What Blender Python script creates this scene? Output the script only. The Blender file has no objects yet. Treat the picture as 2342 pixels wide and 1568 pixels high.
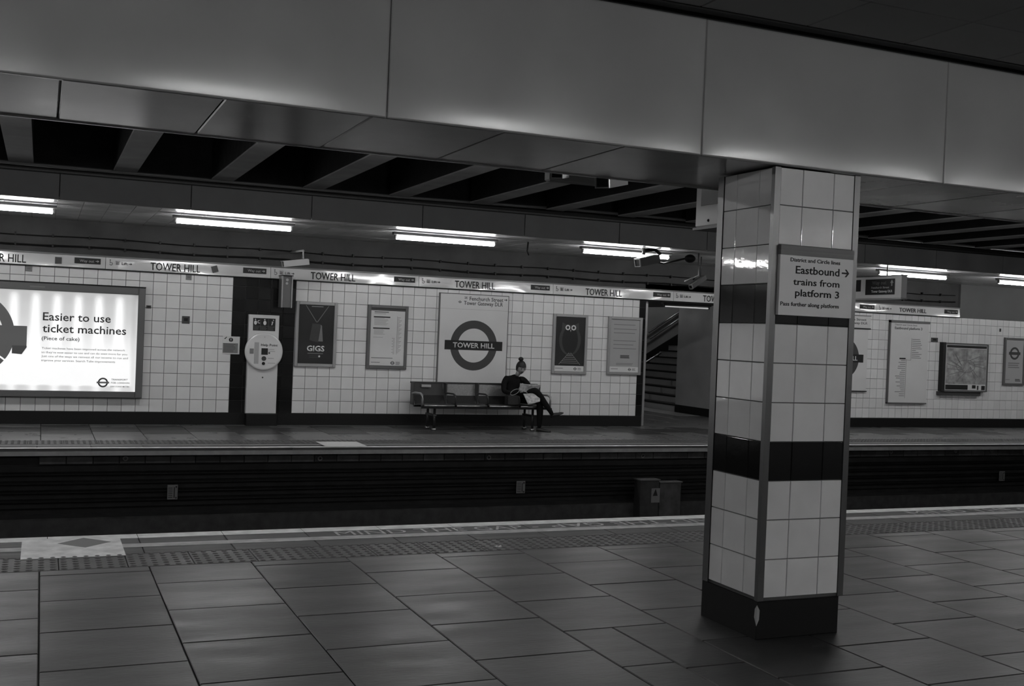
import bpy, bmesh, math, random
from mathutils import Vector, Matrix
random.seed(7)
PI = math.pi
sc = bpy.context.scene
COL = sc.collection
# ---------------------------------------------------------------- camera, world, exposure
CAM = Vector((0, 0, 1.6))
YAW, PITCH, ROLL, FPX = math.radians(23.27035), math.radians(-.510197), math.radians(-2.306689), 2504.49
fw = Vector((math.sin(YAW)*math.cos(PITCH), math.cos(YAW)*math.cos(PITCH), math.sin(PITCH)))
rt0 = Vector((math.cos(YAW), -math.sin(YAW), 0)); dn0 = fw.cross(rt0)
rt = math.cos(ROLL)*rt0 + math.sin(ROLL)*dn0
dn = -math.sin(ROLL)*rt0 + math.cos(ROLL)*dn0
cam = bpy.data.objects.new('camera', bpy.data.cameras.new('camera')); COL.objects.link(cam)
cam.data.sensor_width = 36; cam.data.lens = 36*FPX/2342; cam.data.clip_start = .05; cam.data.clip_end = 200
m = Matrix.Identity(4)
for i in range(3):
    m[i][0], m[i][1], m[i][2], m[i][3] = rt[i], -dn[i], -fw[i], CAM[i]
cam.matrix_world = m
sc.camera = cam
w = bpy.data.worlds.new('world'); sc.world = w; w.use_nodes = True
w.node_tree.nodes['Background'].inputs[0].default_value = (.5, .5, .5, 1)
w.node_tree.nodes['Background'].inputs[1].default_value = .004
sc.view_settings.view_transform = 'Standard'; sc.view_settings.look = 'None'
sc.view_settings.gamma = 1; sc.view_settings.use_curve_mapping = False
sc.view_settings.exposure = 0.0
TUBE_FAR, TUBE_NEAR, TUBE_EDGE, TUBE_LOBBY = 60.0, 74.0, 48.0, 0.4

def at(u, v, Y):
    """point of the plane y = Y that photograph pixel (u, v) shows"""
    d = rt*((u-1171)/FPX) + dn*((v-784)/FPX) + fw
    t = Y/d.y
    return CAM + d*t

# ---------------------------------------------------------------- materials
def mat(name, g, rough=.5, spec=.5, metal=0, vary=0, noise=0, nscale=8, bump=0, bscale=30, emit=0, coat=0, stretch=None, dirt=0, bdet=4):
    M = bpy.data.materials.new(name); M.use_nodes = True
    nt = M.node_tree; N = nt.nodes; L = nt.links; p = N['Principled BSDF']
    p.inputs['Roughness'].default_value = rough; p.inputs['Metallic'].default_value = metal
    p.inputs['Specular IOR Level'].default_value = spec
    p.inputs['Coat Weight'].default_value = coat; p.inputs['Coat Roughness'].default_value = .08
    p.inputs['Base Color'].default_value = (g, g, g, 1)
    if emit:
        p.inputs['Emission Color'].default_value = (1, 1, 1, 1); p.inputs['Emission Strength'].default_value = emit
    tc = N.new('ShaderNodeTexCoord') if (noise or bump or dirt) else None
    src = None
    if tc:
        src = tc.outputs['Object']
        if vary:
            oi = N.new('ShaderNodeObjectInfo'); ad = N.new('ShaderNodeVectorMath'); ad.operation = 'ADD'
            sm = N.new('ShaderNodeMath'); sm.operation = 'MULTIPLY'; sm.inputs[1].default_value = 40
            L.new(oi.outputs['Random'], sm.inputs[0]); L.new(src, ad.inputs[0]); L.new(sm.outputs[0], ad.inputs[1]); src = ad.outputs[0]
        if stretch:
            mp = N.new('ShaderNodeMapping'); mp.inputs['Scale'].default_value = stretch; L.new(src, mp.inputs[0]); src = mp.outputs[0]
    val = None
    def mul(a, b):
        q = N.new('ShaderNodeMath'); q.operation = 'MULTIPLY'
        for i, x in enumerate((a, b)):
            if isinstance(x, (int, float)): q.inputs[i].default_value = x
            else: L.new(x, q.inputs[i])
        return q.outputs[0]
    def rng(x, lo, hi, a=0, b=1):
        q = N.new('ShaderNodeMapRange'); L.new(x, q.inputs[0]); q.inputs[1].default_value = a; q.inputs[2].default_value = b
        q.inputs[3].default_value = lo; q.inputs[4].default_value = hi; return q.outputs[0]
    if vary:
        oi = N.new('ShaderNodeObjectInfo'); val = rng(oi.outputs['Random'], 1-vary, 1+vary)
    if noise:
        n = N.new('ShaderNodeTexNoise'); n.inputs['Scale'].default_value = nscale; n.inputs['Detail'].default_value = 5
        L.new(src, n.inputs[0]); x = rng(n.outputs[0], 1-noise, 1+noise, .3, .7); val = mul(val, x) if val is not None else x
        rr = rng(n.outputs[0], rough*.85, min(1, rough*1.2), .3, .7); L.new(rr, p.inputs['Roughness'])
    if val is not None:
        v = mul(val, g); cb = N.new('ShaderNodeCombineColor')
        for i in range(3): L.new(v, cb.inputs[i])
        L.new(cb.outputs[0], p.inputs['Base Color'])
    if bump:
        n = N.new('ShaderNodeTexNoise'); n.inputs['Scale'].default_value = bscale; n.inputs['Detail'].default_value = bdet
        L.new(src, n.inputs[0]); b = N.new('ShaderNodeBump'); b.inputs['Strength'].default_value = 1; b.inputs['Distance'].default_value = bump
        L.new(n.outputs[0], b.inputs['Height']); L.new(b.outputs[0], p.inputs['Normal'])
    return M

M = {}
M['tile'] = mat('glazed_white_tile', .62, .22, .5, vary=.05, noise=.03, nscale=4, bump=.0006, bscale=9)
M['coltile'] = mat('column_glazed_tile', .62, .035, .5, vary=.05, noise=.05, nscale=5, bump=.0003, bscale=14)
M['blacktile'] = mat('black_glazed_tile', .010, .1, .22, vary=.3, bump=.0006, bscale=9)
M['grout'] = mat('dark_grout', .11, .8)
M['greygrout'] = mat('grey_grout', .07, .8)
M['slab'] = mat('paving_slab', .038, .40, .30, vary=.16, noise=.18, nscale=3, bump=.0012, bscale=35, stretch=(.5, 1.6, 1))
M['joint'] = mat('paving_joint', .02, .9)
M['tactile'] = mat('tactile_paving', .065, .5, .4, vary=.12, noise=.2, nscale=6, bump=.001, bscale=50)
M['edge'] = mat('edge_stone', .055, .55, .4, vary=.15, noise=.25, nscale=5, bump=.001, bscale=40, stretch=(.4, 2.5, 1))
M['paint'] = mat('worn_white_paint', .74, .6, .3, noise=.22, nscale=9, bump=.0006, bscale=60)
M['worn'] = mat('faded_white_paint', .42, .6, .3, noise=.3, nscale=9, bump=.0006, bscale=60)
M['farfloor'] = mat('far_platform_slab', .11, .3, .5, vary=.08, noise=.15, nscale=3, bump=.0006, bscale=20)
M['paint2'] = mat('pale_grey_paint', .3, .6, .3, noise=.15, nscale=9)
M['enamel'] = mat('pale_enamel_panel', .25, .2, .9, vary=.04, noise=.04, nscale=2, bump=.0010, bscale=2.2)
M['soffit'] = mat('soffit_enamel', .27, .2, 1.0, vary=.08, noise=.06, nscale=2, bump=.0010, bscale=2.0)
M['ceil'] = mat('ceiling_panel', .24, .6, .3, vary=.08, noise=.1, nscale=2)
M['farceil'] = mat('far_ceiling_panel', .38, .22, .5, vary=.05, noise=.08, nscale=2)
M['fascia'] = mat('dark_fascia_panel', .13, .5, .4, vary=.08, noise=.15, nscale=2)
M['upper'] = mat('sooty_upper_wall', .04, .7, .3, noise=.5, nscale=1.6)
M['plaster'] = mat('grey_plaster', .2, .7, .3, noise=.12, nscale=2)
M['lobbyw'] = mat('lobby_wall_panel', .36, .45, .4, noise=.1, nscale=2)
M['black'] = mat('black_paint', .008, .5, .2)
M['soot'] = mat('soot', .018, .8, .2, noise=.4, nscale=6)
M['sootb'] = mat('sooty_block', .05, .7, .3, vary=.4, noise=.4, nscale=8)
M['ballast'] = mat('dirty_ballast', .03, .9, .2, noise=.5, nscale=25, bump=.02, bscale=40)
M['joist'] = mat('concrete_joist', .30, .7, .3, noise=.2, nscale=3)
M['steel'] = mat('brushed_steel', .35, .33, .5, metal=1, noise=.08, nscale=12)
M['darksteel'] = mat('dark_steel', .05, .4, .5, metal=.7)
M['trim'] = mat('satin_corner_trim', .13, .3, .5, metal=.75)
M['frame'] = mat('grey_frame', .11, .4, .4)
M['palefr'] = mat('silver_frame', .30, .35, .5, metal=.4)
M['print'] = mat('black_print', .015, .55, .3)
M['grey'] = mat('grey_print', .17, .55, .3)
M['lgrey'] = mat('light_grey_print', .33, .55, .3)
M['dgrey'] = mat('dark_grey_print', .05, .5, .3)
M['white'] = mat('white_print', .62, .5, .4)
M['paper'] = mat('white_poster_paper', .55, .35, .4, noise=.03, nscale=3)
M['poster'] = mat('dark_poster_paper', .02, .35, .3)
M['wsign'] = mat('white_enamel_sign', .56, .2, .5, noise=.02, nscale=3)
M['frieze'] = mat('wavy_frieze_panel', .50, .13, .6, bump=.045, bscale=1.5, bdet=0, stretch=(1, 1, 2.5))
M['colsign'] = mat('column_sign_panel', .60, .4, .4)
M['mapp'] = mat('map_print', .28, .4, .4, noise=.4, nscale=9)
M['tube'] = mat('lit_tube', .8, .5, emit=TUBE_FAR)
M['tubenear'] = mat('lit_tube_near', .8, .5, emit=TUBE_NEAR)
M['tubeedge'] = mat('lit_tube_edge', .8, .5, emit=TUBE_EDGE)
M['tubelobby'] = mat('lit_tube_lobby', .8, .5, emit=TUBE_LOBBY)
M['batten'] = mat('light_batten', .12, .5)
M['skin'] = mat('skin', .28, .5, .4)
M['cloth'] = mat('black_clothing', .007, .85, .12, noise=.2, nscale=20, bump=.002, bscale=40)
M['hair'] = mat('dark_hair', .01, .6, .4, bump=.003, bscale=60)
M['leather'] = mat('black_leather', .012, .4, .5)
M['news'] = mat('newsprint', .42, .8, .2, noise=.35, nscale=25)

# ---------------------------------------------------------------- geometry helpers
class MB:
    def __init__(s): s.v, s.f, s.sm = [], [], False
    def add(s, vs, fs):
        o = len(s.v); s.v += [tuple(p) for p in vs]; s.f += [tuple(i+o for i in f) for f in fs]; return s
    def box(s, x0, x1, y0, y1, z0, z1):
        return s.add([(x, y, z) for x in (x0, x1) for y in (y0, y1) for z in (z0, z1)],
                     [(0, 1, 3, 2), (4, 6, 7, 5), (0, 4, 5, 1), (2, 3, 7, 6), (0, 2, 6, 4), (1, 5, 7, 3)])
    def cham(s, x0, x1, y0, y1, z0, z1, c=.004, side='-y'):
        """box whose one face is chamfered"""
        if side == '-y':
            a = [(x0, y1, z0), (x1, y1, z0), (x1, y1, z1), (x0, y1, z1), (x0, y0+c, z0), (x1, y0+c, z0), (x1, y0+c, z1), (x0, y0+c, z1),
                 (x0+c, y0, z0+c), (x1-c, y0, z0+c), (x1-c, y0, z1-c), (x0+c, y0, z1-c)]
        elif side == '+z':
            a = [(x0, y1, z0), (x1, y1, z0), (x1, y0, z0), (x0, y0, z0), (x0, y1, z1-c), (x1, y1, z1-c), (x1, y0, z1-c), (x0, y0, z1-c),
                 (x0+c, y1-c, z1), (x1-c, y1-c, z1), (x1-c, y0+c, z1), (x0+c, y0+c, z1)]
        elif side == '-z':
            a = [(x0, y0, z1), (x1, y0, z1), (x1, y1, z1), (x0, y1, z1), (x0, y0, z0+c), (x1, y0, z0+c), (x1, y1, z0+c), (x0, y1, z0+c),
                 (x0+c, y0+c, z0), (x1-c, y0+c, z0), (x1-c, y1-c, z0), (x0+c, y1-c, z0)]
        return s.add(a, [(3, 2, 1, 0), (0, 1, 5, 4), (1, 2, 6, 5), (2, 3, 7, 6), (3, 0, 4, 7),
                         (4, 5, 9, 8), (5, 6, 10, 9), (6, 7, 11, 10), (7, 4, 8, 11), (8, 9, 10, 11)])
    def prism(s, pts, y0, y1):
        """outline in x,z swept along y"""
        n = len(pts)
        return s.add([(x, y0, z) for x, z in pts]+[(x, y1, z) for x, z in pts],
                     [tuple(range(n)), tuple(range(2*n-1, n-1, -1))]+[(i, i+n, (i+1) % n+n, (i+1) % n) for i in range(n)])
    def disc(s, cx, cz, r, y0, y1, n=32, rx=None):
        rx = rx or r
        return s.prism([(cx+rx*math.cos(2*PI*i/n), cz+r*math.sin(2*PI*i/n)) for i in range(n)], y0, y1)
    def ring(s, cx, cz, r0, r1, y0, y1, n=48, a0=0, a1=2*PI):
        full = abs(a1-a0-2*PI) < 1e-6; k = n if full else n+1; vs = []
        for i in range(k):
            a = a0+(a1-a0)*i/n
            for r, y in ((r0, y0), (r1, y0), (r1, y1), (r0, y1)): vs.append((cx+r*math.cos(a), y, cz+r*math.sin(a)))
        fs = []
        for i in range(n):
            j = (i+1) % k
            for q in range(4): fs.append((4*i+q, 4*j+q, 4*j+(q+1) % 4, 4*i+(q+1) % 4))
        if not full: fs += [(0, 1, 2, 3), (4*n+3, 4*n+2, 4*n+1, 4*n)]
        return s.add(vs, fs)
    def tube(s, pts, r, n=8, r1=None):
        pts = [Vector(p) for p in pts]; rings = []
        for i, p in enumerate(pts):
            d = (pts[min(i+1, len(pts)-1)]-pts[max(i-1, 0)]).normalized()
            u = d.cross(Vector((0, 0, 1)) if abs(d.z) < .9 else Vector((1, 0, 0))).normalized(); v = d.cross(u)
            rr = r if r1 is None else r+(r1-r)*i/(len(pts)-1)
            rings.append([p+u*rr*math.cos(2*PI*k/n)+v*rr*math.sin(2*PI*k/n) for k in range(n)])
        fs = [tuple(range(n))[::-1]]
        for i in range(len(pts)-1):
            for k in range(n): fs.append((i*n+k, i*n+(k+1) % n, (i+1)*n+(k+1) % n, (i+1)*n+k))
        fs.append(tuple(range((len(pts)-1)*n, len(pts)*n)))
        return s.add([q for R_ in rings for q in R_], fs)
    def hexa(s, c):   # 8 corners: bottom 4, top 4
        return s.add(c, [(3, 2, 1, 0), (4, 5, 6, 7), (0, 1, 5, 4), (1, 2, 6, 5), (2, 3, 7, 6), (3, 0, 4, 7)])
    def ball(s, c, r, n=8, m_=6, sx=1, sy=1, sz=1):
        vs = [(c[0], c[1], c[2]+r*sz)]; fs = []
        for i in range(1, m_):
            for k in range(n):
                t, a = PI*i/m_, 2*PI*k/n
                vs.append((c[0]+r*sx*math.sin(t)*math.cos(a), c[1]+r*sy*math.sin(t)*math.sin(a), c[2]+r*sz*math.cos(t)))
        vs.append((c[0], c[1], c[2]-r*sz)); e = len(vs)-1
        for k in range(n):
            fs.append((0, 1+k, 1+(k+1) % n)); fs.append((e, e-n+(k+1) % n, e-n+k))
            for i in range(m_-2): a = 1+i*n; fs.append((a+k, a+n+k, a+n+(k+1) % n, a+(k+1) % n))
        return s.add(vs, fs)
    def mesh(s, name, mt, smooth=False):
        me = bpy.data.meshes.new(name); me.from_pydata(s.v, [], s.f)
        bm = bmesh.new(); bm.from_mesh(me); bmesh.ops.recalc_face_normals(bm, faces=bm.faces); bm.to_mesh(me); bm.free()
        me.materials.append(mt)
        if smooth:
            for p in me.polygons: p.use_smooth = True
        return me
    def build(s, name, mt, parent=None, smooth=False):
        return put(s.mesh(name, mt, smooth), name, parent)

def put(me, name, parent=None, loc=None):
    o = bpy.data.objects.new(name, me); COL.objects.link(o)
    if loc is not None: o.location = loc
    if parent is not None:
        o.parent = parent
        if parent.parent is None and loc is None: o.matrix_parent_inverse = Matrix.Translation(-Vector(parent.location))
        elif loc is None: o.matrix_parent_inverse = Matrix.Translation(-abspos(parent))
        elif loc is not None: o.matrix_parent_inverse = Matrix.Translation(-abspos(parent))
    return o
def abspos(o):
    v = Vector((0, 0, 0))
    while o is not None:
        v += (o.matrix_parent_inverse.translation if o.parent is not None else Vector((0, 0, 0))) + Vector(o.location); o = o.parent
    return v
def tag(o, label=None, cat=None, group=None, kind=None):
    if label: o['label'] = label
    if cat: o['category'] = cat
    if group: o['group'] = group
    if kind: o['kind'] = kind
    return o
def thing(name, loc, label, cat, group=None):
    o = bpy.data.objects.new(name, None); COL.objects.link(o); o.location = loc; o.empty_display_size = .1
    return tag(o, label, cat, group)
def structure(name, label=None):
    o = bpy.data.objects.new(name, None); COL.objects.link(o)
    o['kind'] = 'structure'
    if label: o['label'] = label
    return o

def raw_text(s, bold=0):
    cu = bpy.data.curves.new('t', 'FONT'); cu.body = s; cu.size = 1; cu.offset = bold; cu.resolution_u = 2; cu.extrude = 0
    ob = bpy.data.objects.new('t', cu); COL.objects.link(ob)
    me = bpy.data.meshes.new_from_object(ob.evaluated_get(bpy.context.evaluated_depsgraph_get()))
    bpy.data.objects.remove(ob); bpy.data.curves.remove(cu)
    return me
_h = raw_text('H'); CAP = max(v.co.y for v in _h.vertices)
def text(s, x0, x1, z, h, y, mt, parent, name='lettering', bold=.01, axes=None, th=.0015):
    """lettering with cap height h whose width is x1-x0 (or natural when x1 is None); axes = (right, up) unit vectors, origin = point"""
    me = raw_text(s, bold)
    k = h/CAP; xs = [v.co.x for v in me.vertices]; a, b = min(xs), max(xs)
    kx = (x1-x0)/(b-a) if x1 is not None else k
    if axes is None: R_, U_, O_ = Vector((1, 0, 0)), Vector((0, 0, 1)), Vector((x0, y, z))
    else: R_, U_, O_ = axes; O_ = Vector(O_)
    Nn = R_.cross(U_)
    bm = bmesh.new(); bm.from_mesh(me)
    for v in bm.verts: v.co = O_+R_*((v.co.x-a)*kx)+U_*(v.co.y*k)+Nn*th
    g = bmesh.ops.extrude_face_region(bm, geom=bm.faces[:])
    for e in g['geom']:
        if isinstance(e, bmesh.types.BMVert): e.co -= Nn*th
    bmesh.ops.recalc_face_normals(bm, faces=bm.faces)
    bm.to_mesh(me); bm.free(); me.materials.clear(); me.materials.append(mt)
    return put(me, name, parent)
def textpx(s, l, r, top, Y, mt, parent, **kw):
    """lettering from baseline-left pixel l to baseline-right pixel r, cap top pixel, on plane y = Y"""
    a, b, t = at(*l, Y), at(*r, Y), at(*top, Y)
    return text(s, a.x, b.x, (a.z+b.z)/2, t.z-a.z, Y, mt, parent, **kw)
def plate(x0, x1, z0, z1, y0, y1, name, mt, parent, c=0):
    mb = MB()
    (mb.cham(x0, x1, y0, y1, z0, z1, c) if c else mb.box(x0, x1, y0, y1, z0, z1))
    return mb.build(name, mt, parent)
def lines(x0, x1, z1, n, step, y, mt, parent, h=.010, name='small_print', ragged=.3):
    mb = MB(); r = random.Random(int(x0*1000)+int(z1*777))
    for i in range(n): mb.box(x0, x1-(x1-x0)*ragged*r.random(), y-.0015, y, z1-i*step-h, z1-i*step)
    return mb.build(name, mt, parent)

# ---------------------------------------------------------------- near platform floor
W = 17.4
floor = structure('floor', 'grey paved platform in the foreground')
MB().box(-16, 26, -2.6, 7.40, -.30, -.012).build('bedding', M['joint'], floor)
MB().box(-16, 26, 7.40, 8.50, -.30, -.012).build('edge_bedding', M['joint'], floor)
def slab(x0, x1, y0, y1, name='paving_slab', mt=M['slab'], parent=floor, g=.0035, top=0, c=.004):
    xc, yc = (x0+x1)/2, (y0+y1)/2; hx, hy = (x1-x0)/2-g, (y1-y0)/2-g
    key = (name, round(hx, 3), round(hy, 3))
    if key not in slab.c: slab.c[key] = MB().cham(-hx, hx, -hy, hy, -.03, 0, c, '+z').mesh(name, mt)
    o = put(slab.c[key], name, parent, (xc, yc, top+random.uniform(-.0008, .0008)))
    return o
slab.c = {}
PX, PY, X0 = .652, .655, .040
extra = MB()
for k in range(-8, 32):
    xa = X0+k*PX; xb = xa+PX
    off = 7.265 if k % 2 == 0 else 6.905
    ys = [7.40]; y = off
    while y > -2.6: ys.append(y); y -= PY
    ysp = max([q for q in ys if q < 5.9])
    for i in range(len(ys)-1):
        y1, y0 = ys[i], ys[i+1]
        vis = y0 > 2.6 and -1.0 < xa < 8.6
        if k == 4 and y1 < 5.9:
            if vis:
                slab(xa, 2.95, y0, y1); slab(2.95, xb, y0-.1, y1 if abs(y1-ysp) < .01 else y1-.1)
            else: extra.cham(xa+.0035, xb-.0035, y0+.0035, y1-.0035, -.03, 0, .004, '+z')
        elif vis: slab(xa, xb, y0, y1)
        else: extra.cham(xa+.0035, xb-.0035, y0+.0035, y1-.0035, -.03, 0, .004, '+z')
o = extra.build('outer_paving', M['slab'], floor); o['kind'] = 'stuff'
# tactile blister tiles
def blister_tile():
    mb = MB(); h = .2075-.0025; mb.cham(-h, h, -h, h, -.03, 0, .003, '+z')
    for i in range(6):
        for j in range(6):
            cx, cy = -.175+.07*i, -.175+.07*j; n = 8; vs = []
            for r, z in ((.021, 0), (.016, .004), (.010, .006)):
                for q in range(n): vs.append((cx+r*math.cos(2*PI*q/n), cy+r*math.sin(2*PI*q/n), z))
            fs = [(a*n+q, a*n+(q+1) % n, (a+1)*n+(q+1) % n, (a+1)*n+q) for a in range(2) for q in range(n)]+[tuple(range(2*n, 3*n))]
            mb.add(vs, fs)
    return mb.mesh('tactile_tile', M['tactile'])
bt = blister_tile(); ex = MB()
for k in range(-14, 58):
    x = .152+.2075+.415*k-.415
    if -1 < x < 11: put(bt, 'tactile_tile', floor, (x, 7.6095, 0))
    else: ex.cham(x-.205, x+.205, 7.405, 7.8145, -.03, 0, .003, '+z')
o = ex.build('outer_tactile_paving', M['tactile'], floor); o['kind'] = 'stuff'
ex = MB()
for k in range(-10, 42):
    xa = .09+.61*k
    if -1.2 < xa < 11: slab(xa, xa+.61, 7.82, 8.52, 'edge_slab', M['edge'], g=.0025)
    else: ex.cham(xa+.0025, xa+.6075, 7.8225, 8.5175, -.03, 0, .004, '+z')
o = ex.build('outer_edge_slabs', M['edge'], floor); o['kind'] = 'stuff'
MB().box(-7, 26, 8.035, 8.160, .0008, .0022).build('painted_line', M['worn'], floor)
mb = MB()
for k in range(-10, 42): mb.box(.092+.61*k, .698+.61*k, 8.365, 8.522, .0008, .0022); mb.box(.092+.61*k, .698+.61*k, 8.5185, 8.5215, -.03, .0022)
o = mb.build('painted_nosing', M['paint'], floor); o['kind'] = 'stuff'
# bright painted patch with a grey diamond
mb = MB().box(-.075, .574, 7.76, 8.44, .0024, .0034)
pp = mb.build('painted_patch', M['paint'], floor)
MB().add([(.155, 8.25, .0035), (.33, 8.08, .0035), (.505, 8.25, .0035), (.33, 8.43, .0035), (.155, 8.25, .0045), (.33, 8.08, .0045), (.505, 8.25, .0045), (.33, 8.43, .0045)],
         [(3, 2, 1, 0), (4, 5, 6, 7), (0, 1, 5, 4), (1, 2, 6, 5), (2, 3, 7, 6), (3, 0, 4, 7)]).build('painted_diamond', M['grey'], pp)
def gp(u, v):   # floor point under a pixel
    d = rt*((u-1171)/FPX) + dn*((v-784)/FPX) + fw; return CAM+d*(-1.6/d.z)
xa, xb = gp(770, 1222).x, gp(1190, 1207).x
up = Vector((0, 1, 0)); rr = Vector((1, 0, 0))
me_ = text('MIND THE GAP -', xa, gp(1232, 1205).x, 0, .150, 0, M['worn'], floor, bold=.0, axes=(rr, up, (xa, 8.188, .0008)))
xa2, xb2 = gp(1262, 1204).x, gp(1690, 1190).x
text('MIND THE GAP', xa2, xb2, 0, .150, 0, M['worn'], floor, bold=.0, axes=(-rr, -up, (xb2, 8.338, .0008)))
# far text further right on the edge
xa3 = gp(2110, 1180).x
text('MIND THE GAP', xa3, xa3+2.0, 0, .150, 0, M['worn'], floor, bold=.0, axes=(rr, up, (xa3, 8.188, .0008)))
# near platform riser
MB().box(-7, 26, 8.30, 8.49, -1.15, -.30).build('platform_riser', M['soot'], floor)

# ---------------------------------------------------------------- track pit
tb = structure('track_bed', 'dark track bed between the two platforms')
MB().box(-16, 30, 8.3, 14.5, -1.35, -1.15).build('ballast_bed', M['ballast'], tb)
for yy in (9.45, 10.885, 12.0, 13.435):
    mb = MB(); pr = [(-.07, 0), (.07, 0), (.07, .012), (.01, .03), (.01, .10), (.035, .115), (.035, .145), (-.035, .145), (-.035, .115), (-.01, .10), (-.01, .03), (-.07, .012)]
    n = len(pr); mb.add([(x, yy+a, -1.15+b) for x in (-7, 30) for a, b in pr], [tuple(range(n)), tuple(range(2*n-1, n-1, -1))]+[(i, i+n, (i+1) % n+n, (i+1) % n) for i in range(n)])
    mb.build('rail', M['darksteel'], tb)
mb = MB()
for k in range(52):
    for yy in (10.17, 12.72): mb.box(-7+.7*k, -6.75+.7*k, yy-1.2, yy+1.2, -1.19, -1.148)
o = mb.build('sleepers', M['soot'], tb); o['kind'] = 'stuff'

# ---------------------------------------------------------------- far platform
ff = structure('floor', 'far platform floor with white edge line')
MB().box(-16, 30, 14.42, 25, -.25, -.012).build('bedding', M['joint'], ff)
ex = MB()
for k in range(-8, 36):
    xa = X0+k*PX; off = 16.9 if k % 2 else 16.55
    ys = [15.1, off-1.31+.655, off, off+.655] if k % 2 == 0 else [15.1, off-.655, off+.0, off+.655]
    ys = sorted(set(ys+[17.45]))
    ys = [q for q in ys if q <= 17.45]
    for a, b in zip(ys[:-1], ys[1:]):
        if b-a < .08: continue
        if -1.5 < xa < 17: slab(xa, xa+PX, a, b, 'paving_slab', M['farfloor'], ff, g=.004)
        else: ex.cham(xa+.004, xa+PX-.004, a+.004, b-.004, -.03, 0, .004, '+z')
for i in range(10):
    for j in range(12): ex.cham(8.6+.652*i+.004, 8.6+.652*(i+1)-.004, 17.45+.65*j+.004, 17.45+.65*(j+1)-.004, -.03, 0, .004, '+z')
o = ex.build('outer_paving', M['farfloor'], ff); o['kind'] = 'stuff'
bt2 = bt.copy(); bt2.materials.clear(); bt2.materials.append(M['tactile']); exb = MB()
for k in range(-14, 70):
    x = .1+.415*k
    if -1.0 < x < 17.5: put(bt2, 'tactile_tile', ff, (x, 14.89, 0))
    else: exb.cham(x-.205, x+.205, 14.685, 15.095, -.03, 0, .003, '+z')
o = exb.build('outer_tactile_paving', M['tactile'], ff); o['kind'] = 'stuff'
ex = MB()
for k in range(-12, 60):
    xa = .61*k
    if -1 < xa < 17.5: slab(xa, xa+.61, 14.17, 14.68, 'edge_slab', M['edge'], ff, g=.0025)
    else: ex.cham(xa+.0025, xa+.6075, 14.1725, 14.6775, -.06, 0, .004, '+z')
o = ex.build('outer_edge_slabs', M['edge'], ff); o['kind'] = 'stuff'
MB().box(-7, 30, 14.165, 14.27, .001, .004).build('painted_nosing', M['paint'], ff)
MB().box(-7, 30, 14.47, 14.54, .001, .003).build('painted_line', M['paint2'], ff)
MB().box(-7, 30, 14.15, 14.42, -.085, -.032).build('coping', M['paint2'], ff)
MB().box(3.50, 4.07, 14.20, 14.80, .0075, .0095).build('painted_patch', M['white'], ff)
MB().box(-16, 30, 14.45, 14.62, -1.3, -.085).build('riser_core', M['soot'], ff)
bl = MB().cham(-.149, .149, 0, .12, -.055, .055, .005).mesh('brick', M['sootb'])
for k in range(-4, 58): put(bl, 'brick', ff, (1.40+.305*(k), 14.34+random.uniform(-.004, .004), -.155))
for j, z in enumerate((-.27, -.38, -.49, -.60, -.71)):
    MB().cham(-7, 30, 14.40+.01*(j % 2), 14.46, z-.048, z+.04, .01).build('riser_course', M['soot'], ff)
MB().cham(-7, 30, 14.10, 14.46, -1.15, -.83, .02, '+z').build('footing', M['sootb'], ff)
for i, z in enumerate((-.335, -.445, -.555, -.665)):
    o = MB().tube([(-7, 14.37, z), (8, 14.37, z-.012), (30, 14.37, z)], .014, 6).build('cable_run', M['black'], None, True)
    tag(o, ['uppermost', 'second from top', 'third from top', 'lowest'][i]+' black cable running along the far platform riser', 'cable', 'cables on the far riser')
# small round sockets on the brick course
for u, v in ((287, 1048), (732, 1048), (1118, 1046), (1470, 1042), (2038, 1033), (2186, 1031), (2268, 1030)):
    p = at(u, v, 14.32)
    MB().ring(p.x, p.z, .018, .032, 14.315, 14.34, 16).build('round_socket', M['frame'], ff)

def small_sign(name, label, cat, x0, x1, z0, z1, y, tilt=0, top=None):
    t = thing(name, ((x0+x1)/2, y, z0), label, cat)
    plate(x0, x1, z0, z1, y-.006, y, 'sign_plate', M['grey'], t)
    return t
for x0, x1, z0, z1, lab in ((1.525, 1.65, -.665, -.48, 'small pale notice plate on the dark track riser at the left'),
                            (6.32, 6.455, -.685, -.51, 'small pale notice plate on the dark riser below the bench'),
                            (15.63, 15.76, -.66, -.49, 'small tilted pale plate on the dark riser right of the column')):
    t = small_sign('notice_plate', lab, 'sign', x0, x1, z0, z1, 14.33)
    mb = MB(); xm = x0+(x1-x0)*.62
    mb.box(xm, xm+.012, 14.322, 14.324, z0+.02, z1-.03)
    for q in range(6): mb.box(x0+.01, xm-.015, 14.322, 14.324, z0+.02+q*.024, z0+.028+q*.024)
    mb.box(xm+.02, x1-.01, 14.322, 14.324, z0+.01, z0+.03); mb.box(xm+.02, x1-.01, 14.322, 14.324, z1-.04, z1-.015)
    mb.build('printed_marks', M['print'], t)
t = thing('lineside_cabinet', (8.45, 13.95, -1.15), 'dark lineside equipment cabinet with a warning sticker in the track bed', 'cabinet')
MB().cham(8.12, 8.43, 13.9, 14.09, -1.15, -.47, .01).build('tall_housing', M['sootb'], t)
MB().cham(8.45, 8.82, 13.92, 14.09, -1.15, -.51, .01).build('low_housing', M['sootb'], t)
MB().box(8.10, 8.44, 13.88, 14.09, -.475, -.46).build('lid', M['frame'], t)
MB().box(8.44, 8.83, 13.90, 14.09, -.515, -.50).build('lid', M['frame'], t)
sk = plate(8.295, 8.44, -.80, -.59, 13.893, 13.9, 'warning_sticker', M['grey'], t)
MB().prism([(8.32, -.70), (8.40, -.70), (8.365, -.60)], 13.889, 13.893).build('warning_symbol', M['print'], sk)

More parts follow.
